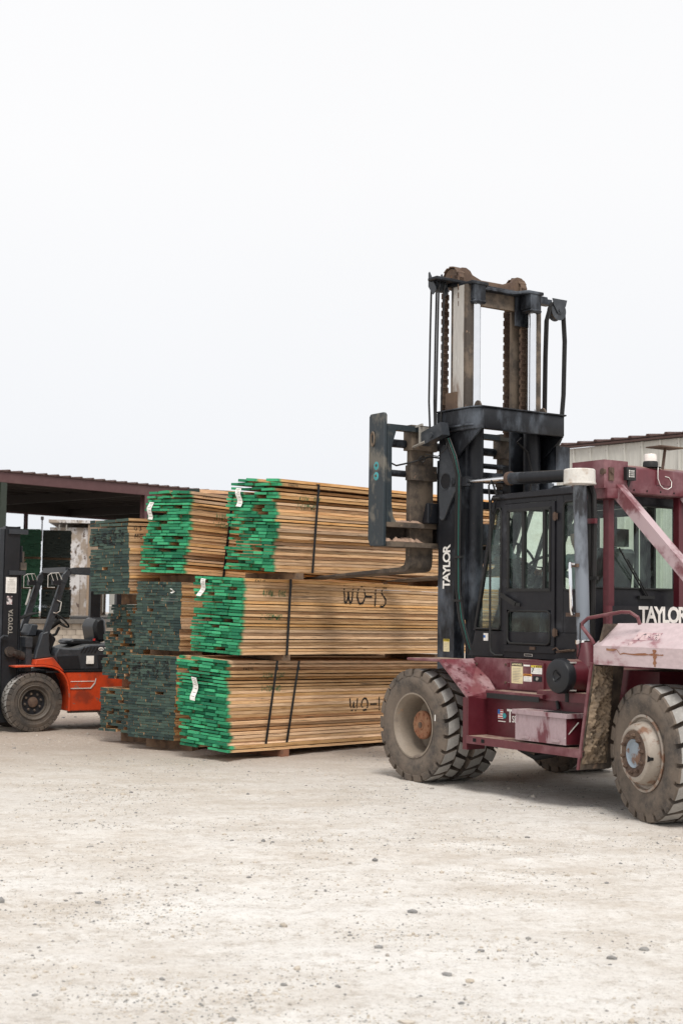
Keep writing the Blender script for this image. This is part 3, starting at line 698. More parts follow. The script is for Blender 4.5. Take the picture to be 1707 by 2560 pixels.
strokes('crayon_mark', '-', 'paintmark', g1, s1, 2.60, .40, .14, .2, .14, .02, 'side', 5)
strokes('crayon_mark', '1S', 'paintmark', g1, s1, 2.72, .39, .17, .14, .12, .02, 'side', 6)
for t_, s_, x_, z1_, z2_, sd_ in ((g1, s1, .60, .80, .655, 1), (g2, s2, .33, .665, .40, 2), (g3, s3, .40, .80, .725, 3), (g4, s4, .45, .68, .58, 4)):
    strokes('stencil_mark', '4/4W. OAK', 'greenmark', t_, s_, x_, z1_, .07, .043, .032, .008, 'side', sd_, drop=.15)
    strokes('stencil_mark', '1-COM-WO', 'greenmark', t_, s_, x_ - .02, z2_, .07, .043, .032, .008, 'side', sd_ + 9, drop=.15)
for t_, s_, x_, z_ in ((g1, s1, .34, .895), (g2, s2, .19, .82), (g3, s3, .18, .975), (g4, s4, .22, .92)):
    strokes('pencil_mark', '436530', 'ink', t_, s_, x_, z_, .028, .028, .020, .005, 'side', 3, drop=.1)
strokes('crayon_mark', 'HO69', 'paintmark', d1, ed1, -.75, .72, .20, .17, .12, .055, 'end', 5, drop=.72)
strokes('crayon_mark', 'H4O9', 'paintmark', d3, ed3, -.66, .60, .19, .155, .11, .055, 'end', 6, drop=.72)
strokes('crayon_mark', '03', 'paintmark', d3, sd3, .10, .78, .055, .075, .055, .009, 'side', 6, drop=.3)
strokes('crayon_mark', 'MC', 'paintmark', d3, sd3, .10, .68, .055, .075, .055, .009, 'side', 6, drop=.3)

def bolster(label, P, psi, a, b_, h, w_=.09, mat='bolster', ov=.03):
    """a square timber lying across under a pack, from a to b along the pack's width"""
    o = MB().box(-w_ / 2, w_ / 2, a, b_, 0, h, 0, .004).build('timber_bolster', mat)
    o.location = P; o.rotation_euler = (0, 0, R(psi)); tag(o, label, 'bolster', 'timber bolsters under the stacked packs'); return o
def along(P, psi, s, z): return (P[0] + s * cos(R(psi)), P[1] + s * sin(R(psi)), z)
bolster('reddish timber bolster on the ground under the front green stack', along((-1.27, 15.86), 51, .93, -.01), 51, -.10, .85, .085, .13, 'bolsterred')
bolster('far timber bolster on the ground under the front green stack', along((-1.27, 15.86), 51, 3.9, -.06), 51, -.05, .85, .075, .12)
bolster('timber bolster between the bottom and middle packs of the front stack', along((-1.12, 15.87), 49, .76, 1.098), 49, -.03, .80, .065, .10)
bolster('far timber bolster between the bottom and middle packs of the front stack', along((-1.12, 15.87), 49, 3.6, 1.05), 49, -.03, .80, .08, .10)
bolster('grey timber bolster under the topmost front pack, beside the fork tip', along((-.78, 15.943), 50, .46, 2.032), 50, -.03, .78, .070, .12)
bolster('far timber bolster under the topmost front pack', along((-.78, 15.943), 50, 3.6, 2.018), 50, -.03, .78, .10, .10)
for s, w1 in ((.35, 'near'), (3.7, 'far')):
    bolster('%s timber bolster on the ground under the second stack' % w1, along((-1.92, 16.78), 50.3, s, -.01), 50.3, .0, .8, .125, .10)
    bolster('%s timber bolster between the two dark packs of the second stack' % w1, along((-1.9, 16.8), 50.3, s, 1.10), 50.3, .0, .8, .07, .10)
    bolster('%s timber bolster under the green pack on top of the second stack' % w1, along((-1.86, 16.8), 48, s, 1.99), 48, .0, .76, .09, .09)
    bolster('%s timber bolster on the ground under the rear stack' % w1, along((-2.42, 17.55), 50, s, -.01), 50, .0, .7, .14, .10)
    bolster('%s timber bolster above the lowest pack of the rear stack' % w1, along((-2.42, 17.55), 50, s, .677), 50, .0, .7, .11, .10, 'bolsterred')
    bolster('%s timber bolster under the highest pack of the rear stack' % w1, along((-2.50, 17.50), 50, s, 1.722), 50, .0, .62, .13, .10)
o = bpy.data.objects.new('loose_board', board_mesh('dull', 901, 2.0)); C.objects.link(o); o.scale = (1, .20, .03)
o.location = (-1.78, 17.75, 3.13); o.scale = (1, .22, .045); o.rotation_euler = (R(4), R(-2), R(50)); tag(o, 'pale loose board lying on top of the second stack', 'board')

# ------------------------------------------------------------------ wheels
def tyre_mesh(mb, R_, w_, rim, n, lug=.05, gapf=.16, side0=0, top=1):
    prof = [(rim, w_ * .12), (rim + .015, w_ * .06), (rim + .06, .012), (R_ * .74, -.004), (R_ * .84, .002), (R_ * .90, .014), (R_ - lug, .035), (R_ - lug, w_ - .035),
            (R_ * .90, w_ - .014), (R_ * .84, w_ - .002), (R_ * .74, w_ + .004), (rim + .06, w_ - .012), (rim + .015, w_ * .94), (rim, w_ * .88)]
    mb.lathe(prof, seg=64, mi=side0)
    bm = mb.bm; p = 2 * pi / n
    for sd in (0, 1):
        for i in range(n):
            t0 = p * (i + .5 * sd)
            st = [(.002, R_ * .875, 0, 1 - gapf), (.010, R_ * .982, 0, 1 - gapf), (w_ * .07, R_ * .998, .0, 1 - gapf), (w_ * .25, R_, .16, 1.16 - gapf), (w_ * .47, R_, .42, 1.32 - gapf)]
            T, Bt = [], []
            for y, r, a0, a1 in st:
                yy = y if not sd else w_ - y
                row, rb = [], []
                for f in (0, .5, 1):
                    th = t0 + p * (a0 + (a1 - a0) * f)
                    row.append(bm.verts.new((r * cos(th), yy, r * sin(th))))
                    yb = max(y, .03); yb = yb if not sd else w_ - yb; r2 = min(r, R_) - lug * 1.15 if r > R_ * .9 else r - .02
                    rb.append(bm.verts.new((r2 * cos(th), yb, r2 * sin(th))))
                T.append(row); Bt.append(rb)
            def F(vs, mi):
                try: f = bm.faces.new(vs); f.material_index = mi
                except Exception: pass
            for j in range(4):
                for k in range(2): F((T[j][k], T[j][k + 1], T[j + 1][k + 1], T[j + 1][k]), top if j >= 2 else side0)
                F((T[j][0], T[j + 1][0], Bt[j + 1][0], Bt[j][0]), side0); F((T[j][2], Bt[j][2], Bt[j + 1][2], T[j + 1][2]), side0)
            for k in range(2):
                F((T[0][k], Bt[0][k], Bt[0][k + 1], T[0][k + 1]), side0); F((T[4][k], T[4][k + 1], Bt[4][k + 1], Bt[4][k]), side0)
def wheel(parent, loc, R_, w_, rim, kind, n=26, steer=0., spin=0., far=False):
    """kind: 'drive' deep dished, 'steer' domed, 'inner' plain, 'small' eight nut"""
    e = empty('wheel', parent, loc, (0, 0, steer))
    s = empty('wheel_spin', None); bpy.data.objects.remove(s)
    m = MB(); tyre_mesh(m, R_, w_, rim, n, .058 if R_ > .5 else .022, .25 if R_ > .5 else .12)
    t = m.build('tyre', ['tyre' if R_ > .5 else 'tyre2', 'lug'], e, sharp=.5); t.rotation_euler = (0, spin, 0)
    if kind == 'drive':
        m = MB(); m.lathe([(rim + .004, w_ * .14), (rim + .020, w_ * .05), (rim + .024, .012), (rim + .008, .012), (rim - .012, .05), (rim - .022, .07), (rim - .03, .20), (rim - .045, .27), (.16, .29), (.001, .29)], seg=48)
        m.build('rim', 'wheelgrey', e)
        m = MB(); m.lathe([(.001, .105), (.045, .105), (.05, .115), (.13, .118), (.142, .13), (.142, .155), (.10, .17), (.10, .29)], seg=32)
        for i in range(10):
            a = 2 * pi * i / 10; m.cyl((.112 * cos(a), .108, .112 * sin(a)), (.112 * cos(a), .12, .112 * sin(a)), .011, 6)
        m.build('hub', 'rustorange', e)
        MB().lathe([(.001, .095), (.028, .097), (.034, .112)], seg=16).build('hub_cap', 'rusty', e)
        MB().box(rim + .075, rim + .085, -.008, -.003, .07, .13, 0, 0).build('chalk_mark', 'offwhite', e)
    elif kind == 'steer':
        m = MB(); m.lathe([(rim + .004, w_ * .14), (rim + .018, w_ * .04), (rim + .020, .008), (rim, .004), (rim - .010, .03), (rim - .03, .035), (rim - .04, .0), (rim - .05, -.045), (rim - .068, -.075), (rim - .095, -.085), (.175, -.075), (.165, -.06), (.115, -.055), (.11, -.03)], seg=48)
        m.build('rim', 'rimwhite', e)
        m = MB(); m.lathe([(.190, -.078), (.188, -.084), (.12, -.084), (.115, -.06)], seg=40)
        for i in range(10):
            a = 2 * pi * (i + .3) / 10; m.cyl((.15 * cos(a), -.105, .15 * sin(a)), (.15 * cos(a), -.08, .15 * sin(a)), .019, 6); m.cyl((.15 * cos(a), -.118, .15 * sin(a)), (.15 * cos(a), -.1, .15 * sin(a)), .010, 8)
        m.build('nut_ring', 'rusty', e)
        MB().lathe([(.001, -.075), (.06, -.074), (.095, -.068), (.112, -.085), (.116, -.085), (.118, -.05)], seg=32).build('hub', 'hubblue', e)
        a = -.15; MB().lathe([(.001, -.079), (.03, -.079), (.032, -.06)], c=(.205, 0, -.02), seg=16).box(.22, .262, -.074, -.05, -.032, -.008, 0, .002).build('valve_hole', 'void', e)  # dark plug paints the shade of the valve hole
    elif kind == 'inner':
        MB().lathe([(rim, .02), (rim - .03, .05), (rim - .04, .28), (.001, .28)], seg=32).build('rim', 'wheelgrey', e)
    elif kind == 'small':
        m = MB(); m.lathe([(rim + .004, .03), (rim + .012, .004), (rim, .0), (rim - .015, .012), (rim - .02, .03), (rim - .035, .035), (rim - .05, .03), (rim - .06, .07)], seg=48)
        m.build('rim', 'wheeldark', e)
        MB().lathe([(rim - .058, .065), (rim - .062, .082), (.06, .085), (.001, .085)], seg=32).build('wheel_disc', 'darkgrey', e)
        m = MB(); m.lathe([(.001, .055), (.045, .055), (.068, .065), (.072, .085)], seg=24); m.build('hub', 'rusty', e)
        for i in range(8):
            a = 2 * pi * (i + .3) / 8; MB().lathe([(.001, .060), (.014, .062), (.017, .072), (.019, .084)], c=(.115 * cos(a), 0, .115 * sin(a)), seg=8).build('lug_nut', 'muddy', e)
    return e

# ------------------------------------------------------------------ large maroon forklift.  x = towards its rear, y = in from the near side, z = up
FK = thing('heavy_forklift', 'large faded maroon forklift with a raised black mast and dark cab, facing the stack', 'forklift', (.726, 14.21, 0), R(-56))
CY = 1.28
WR = .56
wheel(FK, (0, 0, WR - .006), WR, .33, .30, 'drive', 22, 0, .1)
wheel(FK, (0, .36, WR - .006), WR, .33, .30, 'inner', 22, 0, .25)
wheel(FK, (0, 1.87, WR - .006), WR, .33, .30, 'inner', 22, 0, .2)
wheel(FK, (0, 2.23, WR - .006), WR, .33, .30, 'inner', 22, 0, .3)
wheel(FK, (3.075, .035, WR - .006), WR, .36, .295, 'steer', 22, R(-16), .05)
wheel(FK, (3.05, 2.18, WR - .006), WR, .34, .268, 'inner', 22, R(-13), .05)
# chassis and axles
m = MB(); m.box(.15, 4.1, .74, 1.82, .50, 1.18, 0, .02).box(.95, 2.9, .42, 2.14, .50, 1.20, 0, .02); m.build('chassis', 'maroon_dark', FK)  # boxes set low to block more light and deepen the shade beneath
m = MB(); m.cyl((0, .3, WR), (0, 2.26, WR), .15, 20).box(-.2, .25, 1.05, 1.5, .36, .8, 0, .03); m.build('front_axle', 'rusty', FK)
m = MB(); m.box(3.0, 3.3, .35, 2.2, .42, .68, 0, .03); m.build('rear_axle', 'rusty', FK)
m = MB(); m.tube([(1.0, .5, .52), (1.05, .5, .40), (1.22, .55, .33), (1.42, .6, .38), (1.5, .7, .55)], .035, 10).build('drive_line_hose', 'rubber', FK)
MB().bar((.98, .3, .50), (1.26, .5, .38), .03, .05).build('hanger_bracket', 'muddy', FK)

# front fender
m = MB(); m.prism([(-.10, 1.195), (.45, 1.195), (.45, 1.225), (-.10, 1.222)], 'y', .0, .40, 0, .008); m.build('front_fender_lip', 'maroon', FK)
m = MB(); m.box(.45, 1.95, .0, .66, 1.21, 1.24, 0, .004, None); m.bm.free(); m = MB()
m.prism([(.44, 1.20), (.46, 1.232), (1.13, 1.240), (1.13, 1.21)], 'y', .40, .70, 0, .004)
m.bm.verts.ensure_lookup_table()
m.build('front_deck', 'maroon', FK)
m = MB()
P0 = [(.45, .0, 1.222), (.45, .47, 1.230), (.88, .33, .95), (.885, .21, .86), (.88, .0, .89)]
v0 = [m.bm.verts.new(p) for p in P0]; v1 = [m.bm.verts.new((p[0] - .02, p[1], p[2] - .022)) for p in P0]
m.bm.faces.new(v0); m.bm.faces.new(v1[::-1])
for i in range(5): m.bm.faces.new((v0[i], v1[i], v1[(i + 1) % 5], v0[(i + 1) % 5]))
for (fx, fy) in ((.12, .06), (.12, .85), (.5, .06), (.5, .82), (.9, .1), (.9, .8)):
    c = Vector(P0[0]).lerp(Vector(P0[4]), fx).lerp(Vector(P0[1]).lerp(Vector(P0[2]), fx), fy); nn = Vector((.61, 0, .79))
    m.cyl(c + nn * .0, c + nn * .007, .010, 8)
m.build('front_fender_slope', 'slope', FK)
m = MB(); m.box(.862, .882, .0, .235, .52, .89, 0, .004).box(.80, .86, 0, .02, .39, .88, 0, .003).box(.80, .86, .02, .22, .39, .53, 0, .003); m.build('front_fender_skirt', 'maroon_dark', FK)
m = MB(); m.prism([(.46, 1.20), (.88, .86), (.88, 1.20)], 'y', .66, .69, 0, .003); m.build('wheel_arch_wall', 'maroon_dark', FK)
MB().bar((.33, .02, 1.20), (.33, .02, 1.10), .02, .045).build('fender_stay', 'grey', FK)
# side panels between the fenders
m = MB(); m.box(.52, 2.35, .375, .40, .93, 1.245, 0, .004); m.build('upper_side_panel', 'maroon', FK)
m = MB(); m.box(1.055, 1.53, .355, .373, .965, 1.222, 0, .006); m.build('access_panel', 'maroon', FK)
for z in (1.0, 1.19): MB().box(1.03, 1.055, .345, .373, z - .02, z + .02, 0, .004).build('hinge', 'maroon_dark', FK)
for (x, z) in ((.62, 1.1), (.70, .98), (.98, 1.02), (.98, 1.19), (.55, 1.18)):
    MB().cyl((x, .365, z), (x, .376, z), .011, 8).build('bolt', 'rusty', FK)
m = MB(); m.box(.88, 2.35, .225, .245, .52, .93, 0, .004); m.build('lower_side_panel', 'maroon_dark', FK)
m = MB(); m.box(.93, 1.72, .17, .376, .915, .948, 0, .006).box(.95, 1.68, .163, .17, .878, .925, 1, .003); m.build('upper_step', ['maroon', 'rubber'], FK)
m = MB(); m.box(1.60, 2.35, .21, .372, .90, .985, 0, .006); m.build('side_ledge', 'maroon', FK)
m = MB(); m.box(.86, 2.40, .0, .24, .505, .525, 0, .006).box(.855, 2.40, -.004, .012, .452, .524, 0, .004); m.build('lower_step', 'maroon', FK)
for x in (.98, 1.10): MB().box(x - .022, x + .022, -.007, -.003, .474, .506, 0, .001).build('step_hole', 'void', FK)  # dark tabs on the step edge paint the shade of its openings
m = MB(); m.box(1.55, 2.21, .0, .20, .545, .79, 0, .008); m.build('battery_box', 'pinkside', FK)
MB().box(2.2115, 2.215, .004, .196, .549, .772, 0, 0).build('battery_box_end', 'maroon_dark', FK)
m = MB(); m.box(1.515, 2.235, -.012, .215, .775, .815, 0, .008); m.build('battery_box_lid', 'pinkside', FK)
MB().box(1.90, 2.20, .02, .19, .816, .820, 0, .001).build('grip_pad', 'rubber', FK)
for x in (1.64, 2.04): MB().box(x, x + .10, -.022, -.002, .565, .585, 0, .004).build('lid_latch', 'pinkside', FK)
MB().cyl((1.90, .20, .83), (1.87, .21, .90), .016, 10).build('battery_knob', 'rubber', FK)
MB().bar((2.20, -.006, .60), (2.24, .12, .74), .008, .008).build('lid_stay', 'polished', FK)
# air cleaner lies across the truck behind its round black cover
m = MB(); m.lathe([(.001, .095), (.05, .093), (.055, .085), (.125, .083), (.147, .092), (.156, .11), (.156, .165), (.150, .18)], c=(2.0, 0, 1.13), seg=40); m.lathe([(.001, .088), (.035, .086), (.05, .082)], c=(2.0, 0, 1.13), seg=3)
m.build('air_cleaner_cover', 'filter', FK)
m = MB(); m.lathe([(.148, .18), (.148, .34), (.153, .345), (.153, .36), (.148, .365), (.148, .46), (.10, .56), (.001, .56)], c=(2.0, 0, 1.13), seg=40); m.build('air_cleaner_body', 'maroon_dark', FK)
for a in (R(50), R(-50), R(170)): MB().bar((2.0 + .158 * cos(a), .15, 1.13 + .158 * sin(a)), (2.0 + .160 * cos(a), .215, 1.13 + .160 * sin(a)), .022, .012).build('cover_clip', 'polished', FK)
MB().cyl((2.0, .22, .99), (2.0, .22, .90), .026, 12).build('dust_valve', 'rubber', FK)
m = MB(); m.tube([(2.05, .40, 1.20), (2.03, .41, 1.30), (2.0, .42, 1.41)], [.095, .085, .074], 20).build('intake_elbow', 'maroon_dark', FK)
m = MB(); m.lathe([(.070, 1.405), (.075, 1.41), (.075, 1.445), (.070, 1.45)], c=(1.985, .42, 0), axis='z', seg=24); m.build('stack_clamp', 'chrome', FK)
m = MB(); m.tube([(1.985, .42, 1.44), (1.93, .42, 2.86)], [.061, .061], 28).build('intake_stack', 'stack', FK)
m = MB(); m.lathe([(.001, 2.99), (.133, 2.99), (.142, 2.98), (.144, 2.87), (.150, 2.866), (.150, 2.852), (.10, 2.85), (.07, 2.84)], c=(1.93, .42, 0), axis='z', seg=36); m.build('stack_rain_cap', 'white', FK)
m = MB(); m.tube([(1.96, .36, 2.12), (1.97, .27, 2.13), (1.975, .265, 2.08), (1.99, .265, 1.72), (1.985, .28, 1.68), (1.97, .36, 1.67)], .015, 10).build('grab_handle', 'chrome', FK)
MB().box(1.86, 2.0, .32, .36, 1.655, 1.69, 0, .004).box(1.90, 1.99, .33, .36, 2.10, 2.13, 0, .004).build('handle_bracket', 'rusty', FK)
for k, off in enumerate((0, .055)):
    MB().tube([(1.80 + off, .58, 2.90), (1.88 + off, .56, 2.86), (1.93 + off, .55, 2.76), (1.94 + off, .55, 2.5), (1.92 + off, .55, 1.8), (1.90 + off, .56, 1.3), (1.90 + off, .6, 1.15)], .021, 10).build('hydraulic_hose', 'hose', FK)
MB().box(1.91, 2.03, .515, .545, 2.50, 2.545, 0, .003).build('hose_clamp', 'maroon', FK)
MB().box(1.91, 2.05, .52, .545, 1.99, 2.02, 0, .003).build('hose_clamp', 'rubber', FK)
MB().tube([(2.02, .345, 1.60), (2.03, .335, 1.45), (2.02, .34, 1.34)], .006, 6).tube([(2.0, .33, 1.38), (1.98, .32, 1.30), (2.01, .32, 1.28), (2.03, .33, 1.36)], .003, 5).build('tie_cord', 'hose', FK)

# ---- cab
c0, c1 = .66, 1.90
m = MB()
sides = [[(.07, 1.243), (1.75, 1.243), (1.75, 1.36), (.115, 1.40)]]
def sheet(m, pts, y, t=.035, mi=0, bev=.003): m.prism(pts, 'y', y, y + t, mi, bev)
for y in (c0, c1 - .035):
    sheet(m, [(.06, 1.243), (1.75, 1.243), (1.75, 1.50), (.165, 1.50), (.14, 1.40)], y)       # sill band
    sheet(m, [(.135, 1.50), (.175, 1.50), (.475, 2.80), (.435, 2.80)], y)                  # raked front edge
    sheet(m, [(.57, 1.501), (.62, 1.501), (.62, 2.80), (.57, 2.80)], y)                    # front post
    sheet(m, [(1.36, 1.501), (1.46, 1.501), (1.46, 2.80), (1.36, 2.80)], y)                # middle post
    sheet(m, [(1.70, 1.501), (1.75, 1.501), (1.75, 2.80), (1.70, 2.80)], y)
    sheet(m, [(1.461, 1.501), (1.70, 1.501), (1.70, 1.90), (1.461, 1.90)], y + .001)
    sheet(m, [(.475, 2.725), (.57, 2.725), (.57, 2.80), (.475, 2.80)], y + .001)
    sheet(m, [(1.461, 2.735), (1.70, 2.735), (1.70, 2.80), (1.461, 2.80)], y + .001)
    sheet(m, [(.621, 2.755), (1.36, 2.755), (1.36, 2.80), (.621, 2.80)], y + .001)
m.build('cab_shell', 'cabblack', FK)
m = MB(); m.prism([(.42, 2.80), (.44, 2.855), (1.76, 2.875), (1.79, 2.80)], 'y', c0 - .02, c1 + .02, 0, .01); m.build('cab_roof', 'cabblack', FK)
m = MB(); m.box(1.755, 1.785, c0, c1, 1.30, 1.92, 0, .004).box(1.755, 1.785, c0, c1, 2.72, 2.80, 0, .003).box(1.755, 1.785, c0, c0 + .05, 1.92, 2.72, 0, .003).box(1.755, 1.785, c1 - .05, c1, 1.92, 2.72, 0, .003)
m.build('rear_cab_wall', 'cabblack', FK)
m = MB(); m.prism([(.10, 1.30), (.12, 1.30), (.175, 1.52), (.155, 1.52)], 'y', c0 + .04, c1 - .04, 0, .003); m.box(.06, 1.74, c0 + .04, c1 - .04, 1.22, 1.26, 0, 0); m.prism([(.42, 2.72), (.44, 2.72), (.455, 2.80), (.435, 2.80)], 'y', c0 + .04, c1 - .04, 0, .003)
m.build('cab_floor_and_front', 'cabblack', FK)
# glass
MB().quad([(1.768, c0 + .05, 1.92), (1.768, c1 - .05, 1.92), (1.768, c1 - .05, 2.72), (1.768, c0 + .05, 2.72)]).build('rear_window', 'glass', FK)
MB().quad([(.178, c0 + .04, 1.52), (.178, c1 - .04, 1.52), (.443, c1 - .04, 2.72), (.443, c0 + .04, 2.72)]).build('windscreen', 'glass', FK)
for y, nm in ((c0, 'side_window'), (c1 - .03, 'side_window')):
    MB().quad([(.185, y + .015, 1.51), (.565, y + .015, 1.51), (.565, y + .015, 2.725), (.465, y + .015, 2.725)]).build('quarter_window', 'glass', FK)
    MB().quad([(1.465, y + .015, 1.90), (1.70, y + .015, 1.90), (1.70, y + .015, 2.735), (1.465, y + .015, 2.735)]).build('side_window', 'glass', FK)
def gasket(name, pts, y, r=.011, mat='rubber', parent=FK):
    MB().tube([(p[0], y, p[1]) for p in pts], r, 8, closed=True).build(name, mat, parent)
def rrect(x0, x1, z0, z1, r):
    o = []
    for cx, cz, a in ((x1 - r, z1 - r, 0), (x0 + r, z1 - r, pi / 2), (x0 + r, z0 + r, pi), (x1 - r, z0 + r, 1.5 * pi)): o += arc(cx, cz, r, a, a + pi / 2, 4)
    return o
gasket('window_gasket', rrect(1.465, 1.72, 1.90, 2.735, .05), c0 - .002)
gasket('window_gasket', [(.19, 1.52), (.54, 1.52), (.565, 1.56), (.565, 2.68), (.54, 2.72), (.50, 2.72), (.47, 2.68), (.175, 1.56)], c0 - .002)
for y0_, z_ in ((c0 + .05, 0),):
    MB().tube([(1.79, p[0], p[1]) for p in rrect(c0 + .05, c1 - .05, 1.925, 2.715, .05)], .011, 8, closed=True).build('window_gasket', 'rubber', FK)
# door with its sliding window
def door(y, name):
    d = empty(name, FK)
    m = MB(); Y0, Y1 = y - .014, y + .02
    m.prism([(.625, 1.30), (1.355, 1.30), (1.355, 1.37), (.625, 1.37)], 'y', Y0, Y1, 0, .003)
    m.box(.625, .672, Y0, Y1, 1.371, 2.75, 0, .003).box(1.305, 1.355, Y0, Y1, 1.371, 2.75, 0, .003).box(.673, 1.304, Y0, Y1, 2.70, 2.75, 0, .003).box(.673, 1.304, Y0, Y1, 1.71, 1.90, 0, .003)
    m.build('door_frame', 'cabblack', d)
    m = MB()
    for a, b_, c_, d_ in ((.674, .70, 1.91, 2.69), (1.28, 1.303, 1.91, 2.69)): m.box(a, b_, Y0 - .008, Y0 + .01, c_, d_, 0, .002)
    m.box(.674, 1.303, Y0 - .008, Y0 + .01, 1.89, 1.92, 0, .002).box(.674, 1.303, Y0 - .008, Y0 + .01, 2.67, 2.70, 0, .002)
    for i in range(9): m.cyl((.665, Y0 - .012, 1.93 + i * .09), (.665, Y0, 1.93 + i * .09), .005, 6)
    m.build('window_frame', 'rubber', d)
    MB().box(.89, .925, Y0 - .004, Y1, 1.92, 2.67, 0, .002).build('window_bar', 'rubber', d)
    MB().box(1.19, 1.225, Y0 - .004, Y1, 1.92, 2.67, 0, .002).build('window_bar', 'rubber', d)
    MB().quad([(.70, y + .005, 1.92), (1.28, y + .005, 1.92), (1.28, y + .005, 2.67), (.70, y + .005, 2.67)]).build('door_window', 'glass', d)
    MB().quad([(.68, y + .005, 1.375), (1.30, y + .005, 1.375), (1.30, y + .005, 1.705), (.68, y + .005, 1.705)]).build('lower_door_window', 'glass', d)
    MB().tube([(p[0], Y0 - .002, p[1]) for p in rrect(.685, 1.295, 1.385, 1.70, .05)], .011, 8, closed=True).build('window_gasket', 'rubber', d)
    m = MB(); m.bar((.62, Y0 - .03, 1.855), (.84, Y0 - .035, 1.765), .02, .04).bar((.84, Y0 - .035, 1.765), (.86, Y0 + .0, 1.76), .03, .035); m.build('door_handle', 'rubber', d)
    for z in (1.50, 2.60): MB().cyl((1.37, Y0 - .012, z - .04), (1.37, Y0 - .012, z + .04), .013, 10).box(1.335, 1.40, Y0 - .008, Y0 - .001, z - .03, z + .03, 0, .002).build('hinge', 'rusty', d)
    MB().box(1.02, 1.09, Y0 - .012, Y0, 1.33, 1.36, 0, .003).build('door_catch', 'rusty', d)
    return d
door(c0, 'cab_door'); door(c1 - .02, 'cab_door')
sc.cycles.transparent_max_bounces = 16; sc.cycles.caustics_reflective = False; sc.cycles.caustics_refractive = False
MB().tube([(.60, c0 - .05, 2.815), (.50, c0 - .06, 2.82), (.47, c0 - .06, 2.78), (.465, c0 - .06, 2.70), (.475, c0 - .06, 1.36), (.49, c0 - .06, 1.29), (.54, c0 - .05, 1.26), (.60, c0, 1.26)], .012, 8).build('grab_rail', 'rubber', FK)
MB().box(.92, 1.04, c0 - .006, c0 - .001, 1.265, 1.29, 0, .001).box(.93, 1.03, c0 - .007, c0 - .006, 1.27, 1.285, 1, 0).build('name_plate', ['polished', 'ink'], FK)
MB().box(.305, .375, c0 - .003, c0 - .001, 1.40, 1.475, 0, .001).box(.307, .335, c0 - .0045, c0 - .003, 1.43, 1.455, 1, 0).build('sticker', ['offwhite', 'blue'], FK)
MB().tube([(1.36, c0 - .04, 1.34), (1.42, c0 - .05, 1.36), (1.45, c0 - .04, 1.33), (1.60, c0 - .03, 1.345)], .008, 6).bar((1.40, c0 - .03, 1.32), (1.64, c0 - .02, 1.345), .012, .02).build('door_stay', 'rusty', FK)
# wiper on the rear window
m = MB(); m.tube([(1.80, 1.40, 1.86), (1.83, 1.10, 2.20), (1.83, 1.02, 2.30)], .008, 6).tube([(1.80, 1.43, 1.86), (1.82, 1.14, 2.20)], .006, 6).box(1.79, 1.82, 1.30, 1.50, 1.83, 1.86, 0, .003); m.build('wiper', 'rubber', FK)
# cab inside: seat, wheel, column
m = MB(); m.box(1.22, 1.66, 1.02, 1.52, 1.62, 1.74, 0, .04); m.build('seat', 'vinyl', FK).location.x = -.16
m = MB(); m.prism([(1.56, 1.72), (1.66, 1.72), (1.74, 2.30), (1.66, 2.32), (1.60, 2.2)], 'y', 1.03, 1.51, 0, .03).box(1.66, 1.74, 1.16, 1.40, 2.33, 2.50, 0, .03); m.build('seat_backrest', 'vinyl', FK).location.x = -.16
MB().box(1.28, 1.62, 1.08, 1.46, 1.26, 1.61, 0, .01).build('seat_pedestal', 'cabblack', FK).location.x = -.16
def ringpts(c, r, tilt, n=28):
    o = []
    for i in range(n):
        a = 2 * pi * i / n; x, y = r * cos(a), r * sin(a); o.append((c[0] + x * cos(tilt), c[1] + y, c[2] + x * sin(tilt)))
    return o
m = MB(); m.tube(ringpts((.72, 1.22, 2.12), .20, R(32)), .014, 8, closed=True)
for a in (.5, 2.6, 4.7): p = ringpts((.72, 1.22, 2.12), .19, R(32), 60)[int(a / 6.283 * 60)]; m.bar((.72, 1.22, 2.10), p, .03, .012)
m.build('steering_wheel', 'rubber', FK).location = (-.20, .04, .045)
MB().cyl((.72, 1.22, 2.11), (.45, 1.22, 1.75), .04, 12).box(.30, .50, .95, 1.5, 1.40, 1.90, 0, .04).build('steering_console', 'cabblack', FK).location = (-.16, .04, .03)
MB().box(.95, 1.35, 1.62, 1.76, 1.27, 1.86, 0, .02).build('armrest_console', 'cabblack', FK)
MB().lathe([(.001, 0), (.07, .01), (.075, .03)], c=(1.62, 1.62, 2.46), axis='x', seg=20).build('cab_mirror', 'greyink', FK)
# cab roof clutter
MB().box(.75, .95, 1.3, 1.5, 2.86, 2.93, 0, .02).build('roof_lamp', 'rubber', FK)
MB().tube([(.44, .70, 2.86), (.43, .66, 2.98), (.46, .62, 3.0), (.44, .60, 2.95), (.435, .62, 2.72), (.44, .66, 2.66)], .010, 6).build('mirror_bracket', 'rubber', FK)

